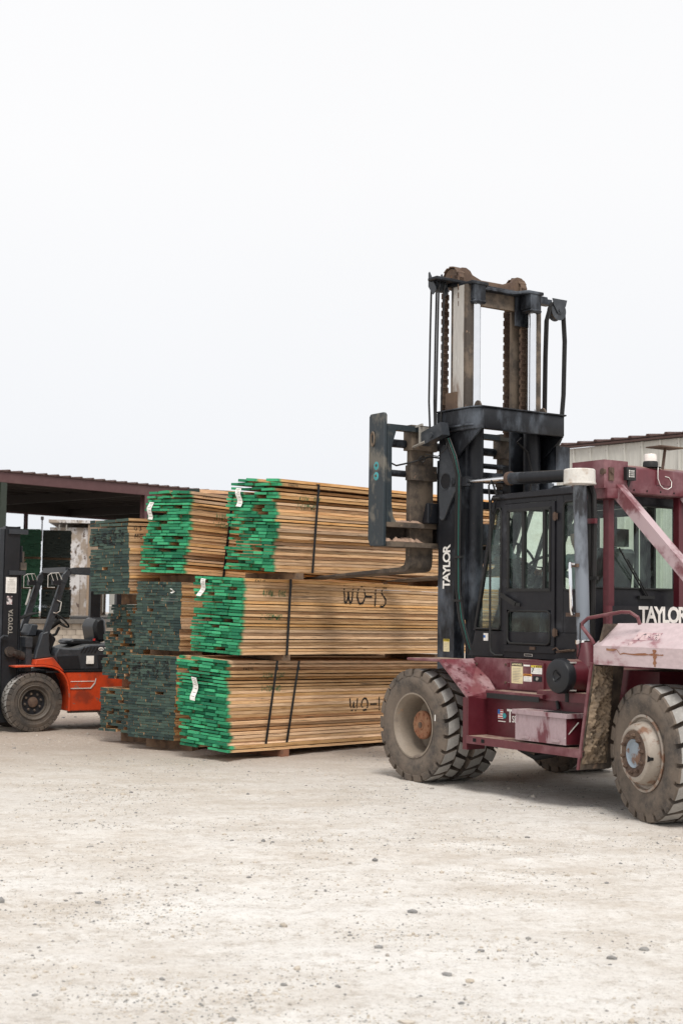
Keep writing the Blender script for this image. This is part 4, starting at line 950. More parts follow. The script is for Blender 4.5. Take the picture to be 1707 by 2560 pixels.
# ---- operator's protective frame and tilt cylinders
m = MB(); m.box(1.88, 1.95, .765, .835, 1.24, 2.80, 0, .006).build('guard_post', 'maroon_dark', FK)
m = MB(); m.box(1.88, 1.95, 1.69, 1.79, 1.24, 2.80, 0, .006).build('guard_post', 'maroon_dark', FK)
m = MB(); m.prism([(1.72, 2.80), (1.99, 2.80), (1.99, 3.04), (1.90, 3.075), (1.72, 3.075)], 'y', .68, 1.90, 0, .012); m.build('guard_crossbeam', 'maroon', FK)
m = MB(); m.box(1.60, 2.02, .64, .94, 2.83, 3.09, 0, .012).box(1.78, 2.04, .66, .90, 2.74, 2.83, 0, .01); m.build('cylinder_bracket', 'maroon', FK)
m = MB(); m.cyl((2.0, .63, 2.98), (2.0, .655, 2.98), .03, 12).box(2.022, 2.035, .69, .75, 2.90, 3.02, 0, .006).cyl((2.025, .72, 2.98), (2.05, .72, 2.98), .02, 8); m.build('bracket_pin', 'rusty', FK)
m = MB(); m.bar((1.97, .84, 2.84), (3.55, .84, 1.38), .095, .115, 0, .02); m.build('diagonal_brace', 'brace', FK)
m = MB(); m.bar((1.97, 1.76, 2.84), (3.55, 1.76, 1.38), .095, .115, 0, .02); m.build('diagonal_brace', 'brace', FK)
m = MB(); m.box(2.00, 2.06, .885, 1.005, 2.915, 3.035, 0, .010); m.build('work_light', 'rubber', FK)
MB().box(2.061, 2.064, .912, .978, 2.942, 3.008, 0, .001).build('light_lens', 'offwhite', FK)
m = MB(); 
for i in range(1, 4): m.box(2.064, 2.067, .912, .978, 2.942 + i * .0165 - .002, 2.942 + i * .0165 + .002, 0, 0).box(2.064, 2.067, .912 + i * .0165 - .002, .912 + i * .0165 + .002, 2.942, 3.008, 0, 0)
m.build('light_grid', 'ink', FK)
MB().bar((2.03, .945, 2.93), (2.0, .945, 2.86), .03, .03).build('light_bracket', 'rubber', FK)
m = MB(); m.lathe([(.001, 3.20), (.052, 3.20), (.060, 3.185), (.062, 3.13)], c=(1.90, 1.36, 0), axis='z', seg=24).build('beacon_lens', 'amber', FK)
m = MB(); m.lathe([(.064, 3.13), (.070, 3.12), (.072, 3.08), (.10, 3.076), (.10, 3.07)], c=(1.90, 1.36, 0), axis='z', seg=24).build('beacon_base', 'rubber', FK)
m = MB(); m.bar((1.93, 1.49, 3.06), (1.90, 1.56, 3.27), .022, .022).box(1.80, 2.00, 1.40, 1.72, 3.27, 3.282, 0, .001); m.build('antenna_plate', 'rusty', FK)
m = MB(); m.box(1.99, 1.996, 1.34, 1.56, 2.90, 3.04, 0, .002).build('rust_patch_plate', 'maroon', FK)
MB().tube([(1.99, 1.37, 3.08), (2.01, 1.345, 3.03), (2.01, 1.345, 2.96), (2.01, 1.375, 2.90), (2.01, 1.42, 2.87), (2.01, 1.48, 2.865), (2.01, 1.525, 2.89), (2.0, 1.54, 2.94), (2.0, 1.50, 2.98), (2.0, 1.45, 2.985)], .0035, 6).build('loose_wire', 'offwhite', FK)
for y in (1.05, 1.22, 1.40, 1.58): MB().cyl((1.985, y, 2.835), (1.994, y, 2.835), .009, 8).build('bolt_hole', 'void', FK)  # dark studs paint the shade inside bolt holes
for y, s in ((.715, 1), (1.845, 1)):
    MB().cyl((.62, y, 3.015), (1.70, y, 2.975), .060, 24).build('tilt_cylinder', 'black', FK)
    MB().lathe([(.061, 0), (.069, .005), (.069, .05), (.061, .055)], c=(.60, y, 3.015), axis='x', seg=24).build('cylinder_collar', 'rusty', FK)
    MB().cyl((-.02, y, 3.030), (.64, y, 3.015), .024, 16).build('cylinder_rod', 'chrome', FK)
    m = MB(); m.box(-.24, .0, y - .05, y + .035, 2.98, 3.08, 0, .012).cyl((-.21, y - .06, 3.03), (-.21, y + .05, 3.03), .028, 12).cyl((.01, y - .05, 2.99), (.01, y - .035, 2.99), .014, 8).cyl((.045, y - .05, 2.99), (.045, y - .035, 2.99), .014, 8); m.build('rod_clevis', 'black', FK)

# ---- rear hood, name plate, fender
m = MB(); m.box(2.02, 4.0, .80, 1.78, 1.20, 1.60, 0, .03); m.build('engine_hood', 'maroon', FK)
m = MB(); m.box(2.13, 2.16, .60, 1.90, 1.50, 1.757, 0, .004); m.build('rear_name_board', 'cabblack', FK)
m = MB(); m.box(2.128, 2.165, .56, .60, 1.50, 1.757, 0, .004); m.build('name_board_edge', 'maroon', FK)
textmesh('name_lettering', 'TAYLOR', .205, 'offwhite', FK, face_rear(2.164, .935, 1.612), sx=.94, spacing=.78, bold=.006)
m = MB(); m.prism([(3.75, .45), (4.5, .45), (4.62, .75), (4.55, 1.52), (3.75, 1.60)], 'y', .25, 2.31, 0, .05); m.build('counterweight', 'maroon', FK)
m = MB()
prof = [(.0, 1.255), (.0, 1.415), (.20, 1.605), (.80, 1.612), (.80, 1.585), (.22, 1.580), (.025, 1.405), (.025, 1.255)]
A = []
xs = [(2.515, 1), (2.635, 1), (3.35, 1), (4.05, 1)]
ends = {}
rows_ = []
for xi, (x, _) in enumerate(xs):
    rw = []
    for (y, z) in prof:
        xx = x
        if xi == 0 and z > 1.45: xx = x + .12
        yy = y + (.03 if xi == 0 else 0)
        rw.append(m.bm.verts.new((xx, yy, z)))
    rows_.append(rw)
for a, b_ in zip(rows_, rows_[1:]):
    for k in range(len(prof)): m.bm.faces.new((a[k], b_[k], b_[(k + 1) % len(prof)], a[(k + 1) % len(prof)]))
for rw in (rows_[0], rows_[-1]):
    for k in (0, 1, 2): m.bm.faces.new((rw[k], rw[k + 1], rw[6 - k], rw[7 - k]))
m.build('rear_fender', 'pink', FK, sharp=.3)
m = MB()
m.prism([(2.50, 1.26), (2.62, 1.60), (2.64, 1.60), (2.53, 1.26)], 'y', .045, .80, 0, 0)
m.prism([(2.35, .35), (2.37, .35), (2.535, 1.26), (2.515, 1.26)], 'y', .0, .38, 0, .003)
m.prism([(2.345, .35), (2.375, .35), (2.54, 1.27), (2.51, 1.27)], 'y', -.008, .008, 1, .003)
m.build('wheel_well_liner', ['muddy', 'maroon'], FK)
m = MB(); m.box(2.50, 3.9, .78, .80, .70, 1.58, 0, 0).build('wheel_well_wall', 'muddy', FK)
# caked mud on the liner
bm = bmesh.new(); n1_, n2_ = 44, 120; gr = []
for j in range(n2_ + 1):
    fz = j / n2_; z = .40 + .84 * fz; x0 = 2.375 + (z - .35) * .1813; row = []
    for i in range(n1_ + 1):
        fy = i / n1_; y = .02 + .30 * fy * (1.0 - .25 * fz)
        d = (noise.fractal((y * 11, z * 8, 2), .9, 2.1, 3) * .045 + .03 + .020 * noise.noise((y * 40, z * 40, 3)) + .013 * noise.noise((y * 85, z * 85, 9))) * min(1, fy * 5 + .25) * min(1, (1 - fy) * 5) * min(1, fz * 6) * min(1, (1 - fz) * 6 + .2)
        d += .022 * max(0, noise.noise((y * 34, z * 34, 7))) * min(1, (1 - fy) * 4)
        row.append(bm.verts.new((x0 + max(-.004, d), y, z)))
    gr.append(row)
for j in range(n2_):
    for i in range(n1_): bm.faces.new((gr[j][i], gr[j][i + 1], gr[j + 1][i + 1], gr[j + 1][i]))
mb = MB(); mb.bm.free(); mb.bm = bm
M_['mud'] = paint('caked_mud', (.23, .17, .115), (.12, .09, .065), (.31, .235, .165), .95, wa=(.4, .6), sa=(.55, .7), wscale=9, bumpd=.008, seed=33)
mb.build('caked_mud', 'mud', FK, sharp=3.1)
m = MB(); m.tube([(2.55, .0, 1.43), (2.54, -.02, 1.47), (2.44, -.03, 1.57), (2.44, -.03, 1.60), (2.50, -.02, 1.645), (2.82, .05, 1.70), (2.90, .07, 1.70), (2.96, .10, 1.66), (2.965, .12, 1.60)], .016, 10); m.build('fender_grab_rail', 'maroon', FK)
# a torn sticker and rust run on the fender
def upface(x, s): return (x, s * .20, 1.415 + s * .19)
m = MB()
for (xa, xb, sa, sb, mi) in ((2.95, 3.22, .30, .62, 0), (2.93, 2.97, .05, .22, 0), (2.99, 3.20, .40, .52, 1)):
    nrm = Vector((0, -.69, .72)) * (.0015 + .001 * mi)
    m.quad([Vector(upface(xa, sa)) + nrm, Vector(upface(xb, sa)) + nrm, Vector(upface(xb, sb)) + nrm, Vector(upface(xa, sb)) + nrm], mi)
M_['tornlabel'] = paint('torn_label', (.30, .17, .19), (.56, .42, .42), (.06, .05, .06), .7, wa=(.42, .5), sa=(.56, .6), wscale=12, sscale=20, seed=40)
m.build('torn_sticker', 'tornlabel', FK, flip=False)
r_ = random.Random(3); m = MB(); pts = []
for i in range(15): pts.append((3.245 + r_.uniform(-.006, .006), -.0025, 1.40 - i * .0098, .012 + .008 * sin(i * 1.3) + r_.uniform(0, .006)))
for a, b_ in zip(pts, pts[1:]): m.quad([(a[0] - a[3], a[1], a[2]), (a[0] + a[3], a[1], a[2]), (b_[0] + b_[3], b_[1], b_[2]), (b_[0] - b_[3], b_[1], b_[2])])
pts = [(2.70 + i * .04, -.0028, 1.385 + r_.uniform(-.006, .006) - .03 * (i > 3), r_.uniform(.002, .010)) for i in range(17)]
for a, b_ in zip(pts, pts[1:]): m.quad([(a[0], a[1], a[2] - a[3]), (b_[0], b_[1], b_[2] - b_[3]), (b_[0], b_[1], b_[2] + b_[3]), (a[0], a[1], a[2] + a[3])])
m.build('rust_run', 'rustorange', FK, flip=False)

# ---- decals on the side panel
def label_sheet(name, x0, x1, z0, z1, y, base, header, lines, parent=FK, hh=.2):
    m = MB(); m.box(x0, x1, y - .0015, y, z0, z1, 0, 0); H_ = z1 - z0
    if header: m.box(x0, x1, y - .0025, y - .0015, z1 - H_ * hh, z1, 1, 0)
    rr_ = random.Random(int(x0 * 1000)); z = z1 - H_ * (hh + .10); 
    for i in range(lines):
        zz = z1 - H_ * (hh + .08) - (H_ * (1 - hh - .14)) * (i + .5) / lines
        m.box(x0 + (x1 - x0) * .1, x0 + (x1 - x0) * rr_.uniform(.6, .92), y - .0025, y - .0015, zz, zz + H_ * .018, 2, 0)
    return m.build(name, [base, header or base, 'greyink'], parent)
label_sheet('warning_label', 1.085, 1.245, 1.02, 1.215, .355, 'cream', 'ink', 9, hh=.17)
textmesh('warning_lettering', '\u25B2WARNING', .026, 'cream', FK, face_side(1.093, .3515, 1.189), sx=.9, bold=.0006, ext=.0004)
label_sheet('caution_label', 1.36, 1.51, 1.12, 1.198, .355, 'offwhite', 'yellow', 3, hh=.26)
textmesh('caution_lettering', '\u25B2CAUTION', .018, 'ink', FK, face_side(1.425, .3515, 1.182), bold=.0004, ext=.0004)
MB().tube([(1.375, .352, 1.135), (1.39, .352, 1.16), (1.40, .352, 1.175)], .004, 5).tube([(1.37, .352, 1.18), (1.39, .352, 1.16), (1.41, .352, 1.19)], .003, 5).build('label_pictogram', 'ink', FK)
label_sheet('warning_label', 1.255, 1.37, 1.045, 1.115, .355, 'offwhite', 'orangel', 3, hh=.3)
textmesh('warning_lettering', '\u25B2WARNING', .016, 'ink', FK, face_side(1.262, .3515, 1.099), bold=.0004, ext=.0004)
MB().box(1.255, 1.345, .3535, .355, 1.185, 1.20, 0, 0).build('torn_sticker', 'offwhite', FK)
m = MB(); m.box(1.39, 1.51, .352, .355, 1.05, 1.10, 0, .002).cyl((1.45, .345, 1.075), (1.45, .352, 1.075), .016, 12, 1); m.build('panel_latch', ['ink', 'greyink'], FK)
# series badge
fx, fz = 1.045, .69
m = MB(); m.box(fx, fx + .075, .2235, .225, fz, fz + .085, 0, 0)
for i in range(4): m.box(fx, fx + .075, .2225, .2235, fz + .006 + i * .022, fz + .016 + i * .022, 1, 0)
m.box(fx, fx + .034, .2215, .2225, fz + .043, fz + .085, 2, 0); m.lathe([(.001, -.003), (.026, -.003), (.026, 0)], c=(fx + .095, .2235, fz + .03), seg=14, mi=3); m.box(fx + .005, fx + .11, .2235, .225, fz - .028, fz - .02, 0, 0)
m.build('flag_badge', ['offwhite', 'red', 'blue', 'teal'], FK)
textmesh('series_lettering', 'T', .17, 'offwhite', FK, face_side(1.175, .2235, .668), sx=.85, bold=.003, ext=.0006)
textmesh('series_lettering', 'SERIES', .085, 'offwhite', FK, face_side(1.245, .2235, .668), sx=.85, bold=.001, ext=.0006)

# ---- mast.  near rail, far rail mirrored about the centre line
def mir(y): return 2 * CY - y
def both(fn):
    fn(lambda y: y); fn(lambda y: mir(y))
def ybox(m, x0, x1, ya, yb, z0, z1, f, mi=0, bev=.004):
    a, b_ = f(ya), f(yb); return m.box(x0, x1, min(a, b_), max(a, b_), z0, z1, mi, bev)
def rail_outer(f):
    m = MB(); ybox(m, -.50, -.225, .70, .725, .28, 3.56, f); ybox(m, -.50, -.475, .725, .82, .28, 3.56, f); ybox(m, -.25, -.225, .725, .84, .28, 3.56, f)
    m.build('outer_mast_rail', 'black', FK)
def rail_inner(f):
    for z0, z1, ma, mb_ in ((1.6, 3.70, 'black', 'black'), (3.702, 5.13, 'polished', 'muddy')):
        m = MB(); ybox(m, -.36, -.175, .765, .80, z0, z1, f, 0); ybox(m, -.395, -.361, .765, .98, z0, z1, f, 1); ybox(m, -.174, -.13, .76, .90, z0, z1, f, 1)
        m.build('inner_mast_rail', [ma, mb_], FK)
def cyls(f):
    y = f(.89)
    MB().cyl((-.13, y, .8), (-.13, y, 3.62), .088, 28).build('lift_cylinder', 'black', FK)
    MB().cyl((-.13, y, 3.62), (-.13, y, 4.95), .047, 24).build('lift_cylinder_rod', 'chrome', FK)
    m = MB(); m.prism([(y - .085, 4.925), (y + .085, 4.925), (y + .085, 4.97), (y - .085, 4.97)], 'x', -.215, -.05, 0, .02); m.box(-.235, -.07, y - .075, y + .075, 4.97, 5.125, 0, .012)
    m.build('rod_head_block', 'black', FK)
    m = MB(); m.box(-.28, -.255, y - .12, y + .12, 4.80, 5.12, 0, .006); m.prism([(-.46, 5.15), (-.255, 5.15), (-.255, 4.72), (-.30, 4.95), (-.46, 5.04)], 'y', y + .085, y + .105, 0, .003); m.build('mast_head_gusset', 'black', FK)
both(rail_outer); both(rail_inner); both(cyls)
m = MB(); m.prism([(.46, 5.165), (2.02, 5.145), (2.02, 5.18), (.46, 5.20)], 'x', -.42, -.26, 0, .008)
m.prism([(-.40, .70), (-.23, .78), (-.06, .78), (-.06, 1.0), (-.22, 1.08), (-.22, 1.48), (-.06, 1.56), (-.06, 1.78), (-.23, 1.78), (-.40, 1.86)], 'z', 5.128, 5.163, 0, .006)
m.build('mast_head_plate', 'black', FK)
m = MB(); m.box(-.36, -.30, .95, 1.61, 4.97, 5.13, 0, .01); m.build('mast_head_crossbar', 'muddy', FK)
# chain sheave bar
def dog(y0_, y1_): pass
m = MB()
pts = [(.78, 5.21)] + [(.87 + .12 * cos(a), 5.235 + .12 * sin(a)) for a in [R(q) for q in (170, 140, 110, 80, 50, 25)]] + [(1.10, 5.245), (1.40, 5.245)] + [(1.63 + .12 * cos(a), 5.235 + .12 * sin(a)) for a in [R(q) for q in (155, 130, 100, 70, 40, 10)]] + [(1.72, 5.17), (.78, 5.17)]
m.prism(pts, 'x', -.34, -.30, 0, .006); m.build('sheave_bar', 'rusty', FK)
for y in (.89, 1.67):
    m = MB(); m.lathe([(.02, -.035), (.125, -.035), (.132, -.022), (.118, -.010), (.118, .010), (.132, .022), (.125, .035), (.02, .035)], c=(-.43, 0, 5.135), axis='y', seg=28) if False else m.lathe([(.02, -.03), (.115, -.03), (.118, .03), (.02, .03)], c=(-.41, y + (-.09 if y < 1 else .0), 5.225), axis='y', seg=24)
    m.build('chain_sheave', 'rusty', FK)
def chain(name, path, mat='rustorange'):
    """leaf chain: two rows of link plates along the path, plates alternately set in and out"""
    m = MB(); P = [Vector(p) for p in path]; d = 0; seg = []
    for a, b_ in zip(P, P[1:]):
        L = (b_ - a).length; n = max(1, int(L / .045))
        for i in range(n): seg.append((a.lerp(b_, i / n), a.lerp(b_, (i + 1) / n)))
    for i, (a, b_) in enumerate(seg):
        for off in ((-.030, -.01, .01, .030) if i % 2 else (-.020, .0, .020)):
            o_ = Vector((0, off, 0)); t = (b_ - a).normalized() * .007
            m.bar(a - t + o_, b_ + t + o_, .011, .040 if i % 2 else .034, 0, 0, (0, 1, 0.001))
        m.cyl(a + Vector((0, -.034, 0)), a + Vector((0, .034, 0)), .008, 6)
    return m.build(name, mat, FK)
arcs = [(-.41 + .135 * cos(a), 5.225 + .135 * sin(a)) for a in [R(q) for q in range(180, -1, -22)]]
for y in (.89, 1.67):
    chain('lift_chain', [(-.545, y + (-.09 if y < 1 else .0), 3.62)] + [(x, y + (-.09 if y < 1 else .0), z) for x, z in arcs] + [(-.275, y + (-.02 if y < 1 else .0), 3.75)], 'rusty')
# crosshead of the outer mast
m = MB(); m.prism([(-.50, .66), (.06, .66), (.20, .72), (.20, 1.84), (.06, 1.90), (-.50, 1.90), (-.50, 1.84), (.0, 1.84), (.12, 1.76), (.12, .80), (.0, .72), (-.50, .72)], 'z', 3.565, 3.785, 0, .008)
m.build('mast_crosshead', 'black', FK)
m = MB(); m.prism([(-.50, .64), (.07, .64), (.215, .70), (.215, 1.86), (.07, 1.92), (-.50, 1.92), (-.50, 1.70), (-.05, 1.70), (-.05, .86), (-.50, .86)], 'z', 3.785, 3.80, 0, .004)
m.prism([(-.50, .63), (.05, .63), (.10, .66), (.10, 1.90), (.05, 1.93), (-.50, 1.93), (-.50, 1.78), (.05, 1.78), (.05, .78), (-.50, .78)], 'z', 3.60, 3.62, 0, .004)
m.build('crosshead_flange', 'black', FK)
m = MB(); m.prism([(-.48, 3.565), (.18, 3.565), (-.20, 3.30), (-.28, 3.22), (-.40, 3.22)], 'y', .705, .73, 0, .003); m.build('crosshead_gusset', 'black', FK); m = MB(); m.prism([(-.48, 3.565), (.18, 3.565), (-.20, 3.30), (-.40, 3.22)], 'y', 1.83, 1.855, 0, .003)
m.build('crosshead_gusset', 'black', FK)
MB().box(-.25, .05, 1.86, 2.06, 3.20, 3.48, 0, .01).build('hose_guard_box', 'black', FK)
for y in (.84, 1.74):
    MB().prism([(-.03 + .06 * cos(a), 3.80 + .09 * max(0, sin(a))) for a in [R(q) for q in range(0, 181, 30)]], 'y', y - .012, y + .012, 0, .003).build('lifting_eye', 'muddy', FK)
MB().box(-.46, -.28, .745, .78, 3.80, 4.0, 0, .006).build('rail_stop_block', 'rusty', FK)
# big eye plate of the mast for the tilt cylinder
m = MB()
pts = [(-.44, 2.70)] + [(-.40 + .05 * cos(a), 2.69 + .05 * sin(a)) for a in [R(q) for q in (200, 250, 290, 330)]] + [(-.24, 2.86), (-.15, 2.98), (-.10, 3.0), (-.08, 3.06), (-.13, 3.10), (-.20, 3.16), (-.30, 3.38), (-.34, 3.43), (-.39, 3.44), (-.43, 3.40), (-.455, 3.2), (-.46, 2.9)]
m.prism(pts, 'y', .665, .70, 0, .006); m.build('mast_eye_plate', 'grey', FK)
m = MB(); m.lathe([(.088, -.004), (.080, .0), (.076, .03)], c=(-.345, .663, 3.05), axis='y', seg=28); m.lathe([(.001, .0), (.079, .0)], c=(-.345, .6645, 3.05), axis='y', seg=28, mi=1)
m.build('eye_recess', ['grey', 'ink'], FK)  # flat black disc paints the shade inside the eye
m = MB()
for z in (.9, 2.2): m.box(-.44, -.27, .83, 1.73, z, z + .14, 0, .01)
m.build('mast_crossbar', 'black', FK)
# lettering and label on the rail
textmesh('name_lettering', 'TAYLOR', .165, 'offwhite', FK, Matrix.Translation((-.300, .6985, 1.925)) @ Matrix.Rotation(pi / 2, 4, 'X') @ Matrix.Rotation(pi / 2, 4, 'Z'), sx=.84, spacing=.80, bold=.004)
label_sheet('warning_label', -.395, -.295, 1.27, 1.40, .699, 'cream', 'yellow', 5, hh=.2)
textmesh('warning_lettering', '\u25B2WARNING', .016, 'ink', FK, face_side(-.39, .6955, 1.385), bold=.0004, ext=.0004)
# hoses on the near side
for k, (dx, cm) in enumerate(((0, 'hose'), (.028, 'hose'), (.047, 'cable'), (.066, 'hose'))):
    MB().tube([(-.34 + dx, .66, 3.50), (-.22 + dx, .655, 3.30), (-.15 + dx, .655, 3.10), (-.155 + dx, .66, 2.85), (-.17 + dx, .67, 2.3), (-.16 + dx, .67, 1.9), (-.10 + dx, .665, 1.62), (.0 + dx, .66, 1.40), (.05 + dx, .68, 1.25)], .010 if cm == 'hose' else .006, 8).build('mast_hose', cm, FK)
for z in (2.25, 1.80): MB().box(-.19, -.06, .655, .685, z - .012, z + .012, 0, .003).build('hose_clip', 'rubber', FK)
# hose pulleys at the mast head
for k in range(2):
    y = .55 + k * .07
    MB().tube([(-.50 - k * .01, y + .03, 3.50), (-.49, y, 3.9), (-.48, y, 4.6), (-.468, y, 5.1)] + [(-.40 + .065 * cos(a), y, 5.13 + .065 * sin(a)) for a in [R(q) for q in (170, 130, 90, 50, 10)]] + [(-.345, y, 4.9), (-.41, y + .03, 3.60)], .0105, 8).build('mast_hose', 'hose', FK)
    MB().lathe([(.015, -.018), (.07, -.018), (.055, 0), (.07, .018), (.015, .018)], c=(-.40, y, 5.13), seg=20).build('hose_pulley', 'grey', FK)
for y in (.50, .665): MB().prism([(-.46, 5.27), (-.44, 5.28), (-.33, 5.10), (-.33, 5.05), (-.38, 5.02), (-.46, 5.12)], 'y', y, y + .010, 0, .003).build('pulley_bracket', 'grey', FK)
YP = 2.10
MB().box(-.34, -.24, 1.82, 2.06, 5.09, 5.15, 0, .006).build('pulley_arm', 'black', FK)
m = MB(); m.lathe([(.02, -.04), (.105, -.04), (.085, -.015), (.085, .015), (.105, .04), (.02, .04)], c=(-.21, YP, 5.02), axis='x', seg=28); m.build('hose_pulley', 'grey', FK)
m = MB(); m.prism([(YP - .11, 5.15), (YP + .11, 5.15), (YP + .09, 5.08), (YP + .025, 4.985), (YP - .025, 4.985), (YP - .09, 5.08)], 'x', -.165, -.155, 0, .003).cyl((-.155, YP, 5.02), (-.145, YP, 5.02), .018, 8); m.build('pulley_bracket', 'grey', FK)
for k in range(3):
    x = -.235 + k * .022
    MB().tube([(x, 1.93, 3.80), (x, 1.94, 4.5), (x, 1.955, 4.9)] + [(x, YP + .1 * cos(a), 5.03 + .1 * sin(a)) for a in [R(q) for q in (180, 130, 90, 50, 0)]] + [(x, YP + .125, 4.7), (x, YP + .11, 4.1), (x, YP + .06, 3.6), (x - .1, YP - .1, 3.2)], .0115, 8).build('mast_hose', 'hose', FK)
MB().tube([(-.1, 1.5, 3.55), (-.08, 1.42, 3.50), (-.06, 1.55, 3.40), (-.05, 1.60, 3.2), (-.05, 1.58, 2.9)], .011, 6).build('mast_hose', 'hose', FK)
# lamp bracket on the near side of the crosshead
m = MB(); m.box(-.58, -.22, .52, .62, 3.47, 3.61, 0, .006, Matrix.Translation((-.43, 0, 3.5)) @ Matrix.Rotation(R(-14), 4, 'Y') @ Matrix.Translation((.43, 0, -3.5))); m.cyl((-.40, .50, 3.53), (-.40, .52, 3.53), .03, 10); m.build('lamp_box', 'grey', FK)
m = MB(); m.tube([(-.56, .52, 3.66), (-.80, .50, 3.62), (-.74, .50, 3.42), (-.52, .52, 3.47)], .016, 4).box(-.60, -.585, .50, .64, 3.46, 3.64, 0, .003); m.build('lamp_guard', 'greyink', FK)
m = MB(); m.tube(ringpts((-.56, .52, 3.29), .035, R(70), 14), .006, 5, closed=True).tube([(-.50, .52, 3.34), (-.3, .53, 3.30), (-.2, .56, 3.38), (-.25, .6, 3.44)], .006, 5); m.build('loose_wire', 'hose', FK)

# ---- carriage and forks
m = MB(); m.prism([(-.945, 2.44), (-.905, 2.365), (-.80, 2.36), (-.665, 2.36), (-.665, 3.745), (-.69, 3.77), (-.92, 3.77), (-.945, 3.745)], 'y', .10, .14, 0, .006); m.build('carriage_end_plate', 'plate', FK)
m = MB(); m.prism([(-.945, 2.44), (-.905, 2.365), (-.665, 2.36), (-.665, 3.745), (-.69, 3.77), (-.92, 3.77), (-.945, 3.745)], 'y', 2.42, 2.46, 0, .006); m.build('carriage_end_plate', 'plate', FK)
MB().prism([(.142, 3.60), (.26, 3.60), (.20, 3.42), (.205, 2.80), (.225, 2.68), (.27, 2.61), (.142, 2.61)], 'x', -.69, -.66, 0, .004).build('carriage_end_web', 'plate', FK)
m = MB(); m.box(-.75, -.66, .142, 2.42, 3.59, 3.65, 0, .006); m.build('carriage_top_bar', 'plate', FK)
m = MB(); m.box(-.86, -.66, .142, 2.42, 2.565, 2.615, 0, .006).box(-.86, -.66, .142, 2.42, 2.36, 2.41, 0, .006).box(-.90, -.865, .142, 2.42, 2.36, 2.615, 0, .003); m.build('carriage_lower_channel', 'muddy', FK)
for z, r0 in ((3.47, .045), (3.15, .036)): MB().cyl((-.82, .14, z), (-.82, 2.42, z), r0, 16).build('carriage_shaft', 'black', FK)
for z in (3.02, 3.30): MB().cyl((-.74, .9, z), (-.74, 2.40, z), .03, 12).build('carriage_shaft', 'black', FK)
def fork(y, name='fork'):
    f = empty(name, FK)
    r = [(-.86, 3.30)]
    m = MB()
    prof = [(-.735, 3.56), (-.735, 2.22), (-.745, 2.16), (-.775, 2.118), (-.83, 2.105), (-1.2, 2.092), (-2.9, 2.045), (-2.9, 2.058), (-1.2, 2.142), (-.90, 2.155), (-.84, 2.18), (-.815, 2.24), (-.805, 3.56)]
    m.prism(prof, 'y', y, y + .31, 0, .006); m.build('fork_blade', 'muddy', f)
    m = MB(); m.box(-.80, -.70, y - .02, y + .33, 3.08, 3.24, 0, .01).box(-.84, -.70, y - .02, y + .33, 3.40, 3.67, 0, .015); m.build('fork_hanger', 'muddy', f); return f
fork(.50); fork(1.75)
MB().tube([(-.865 + .03 * cos(a), .092, 3.50 + .075 * sin(a)) for a in [2 * pi * i / 16 for i in range(16)]], .010, 6, closed=True).build('plate_shackle', 'muddy', FK)
for x_, z_ in ((-.87, 3.56), (-.875, 3.44), (-.80, 3.215), (-.805, 3.105)): MB().lathe([(.001, -.012), (.012, -.01), (.016, 0)], c=(x_, .10, z_), seg=10).build('plate_bolt', 'rusty', FK)
for z_ in (3.21, 3.10): MB().lathe([(.001, -.0015), (.035, -.0012), (.045, .0)], c=(-.802, .0995, z_), seg=14).build('bare_patch', 'teal', FK)
# carriage roller frames inside the mast
for y in (.80, 1.72):
    m = MB(); m.box(-.66, -.40, y, y + .04, 2.42, 3.30, 0, .02); m.build('carriage_side_plate', 'black', FK)
m = MB(); m.prism([(-.70, 2.615), (-.58, 2.615), (-.58, 2.82), (-.60, 2.84), (-.63, 2.83)], 'y', .62, .84, 0, .01); m.build('carriage_bracket', 'black', FK)
m = MB(); m.box(-.62, -.30, .84, 1.72, 2.40, 2.62, 0, .01).box(-.62, -.5, .84, 1.72, 3.10, 3.20, 0, .01).box(-.62, -.5, .84, 1.72, 2.80, 2.88, 0, .01); m.build('carriage_crossbar', 'black', FK)
MB().tube([(-.72, .15, 3.27), (-.72, .30, 3.22), (-.70, .5, 3.27), (-.6, .65, 3.33), (-.5, .9, 3.3), (-.5, 1.3, 3.28)], .010, 6).build('carriage_hose', 'hose', FK)
# packed sawdust lying in the channel
bm = bmesh.new(); gr = []
for z0_, (ya, yb) in ((2.411, (.15, .66)), (2.616, (.15, .70))):
    gr = []; n_ = 60
    for i in range(n_ + 1):
        y = ya + (yb - ya) * i / n_; row = []
        for j in range(9):
            x = -.86 + .195 * j / 8; e_ = min(1, min(i, n_ - i) / 5) * min(1, (8 - j) / 1.2 + .05) * min(1, j / 1.5 + .1)
            h_ = (.030 + .05 * noise.fractal((y * 14, x * 14, z0_), .9, 2, 4)) * e_ * (1 if z0_ < 2.5 else .6)
            row.append(bm.verts.new((x, y, z0_ + max(0, h_))))
        gr.append(row)
    for a, b_ in zip(gr, gr[1:]):
        for j in range(8): bm.faces.new((a[j], a[j + 1], b_[j + 1], b_[j]))
mb = MB(); mb.bm.free(); mb.bm = bm; M_['sawdust'] = paint('packed_sawdust', (.36, .24, .175), (.22, .15, .11), None, .95, wa=(.4, .7), wscale=20, bumpd=.006, seed=50)
mb.build('packed_sawdust', 'sawdust', FK, sharp=3.1, kind='stuff')

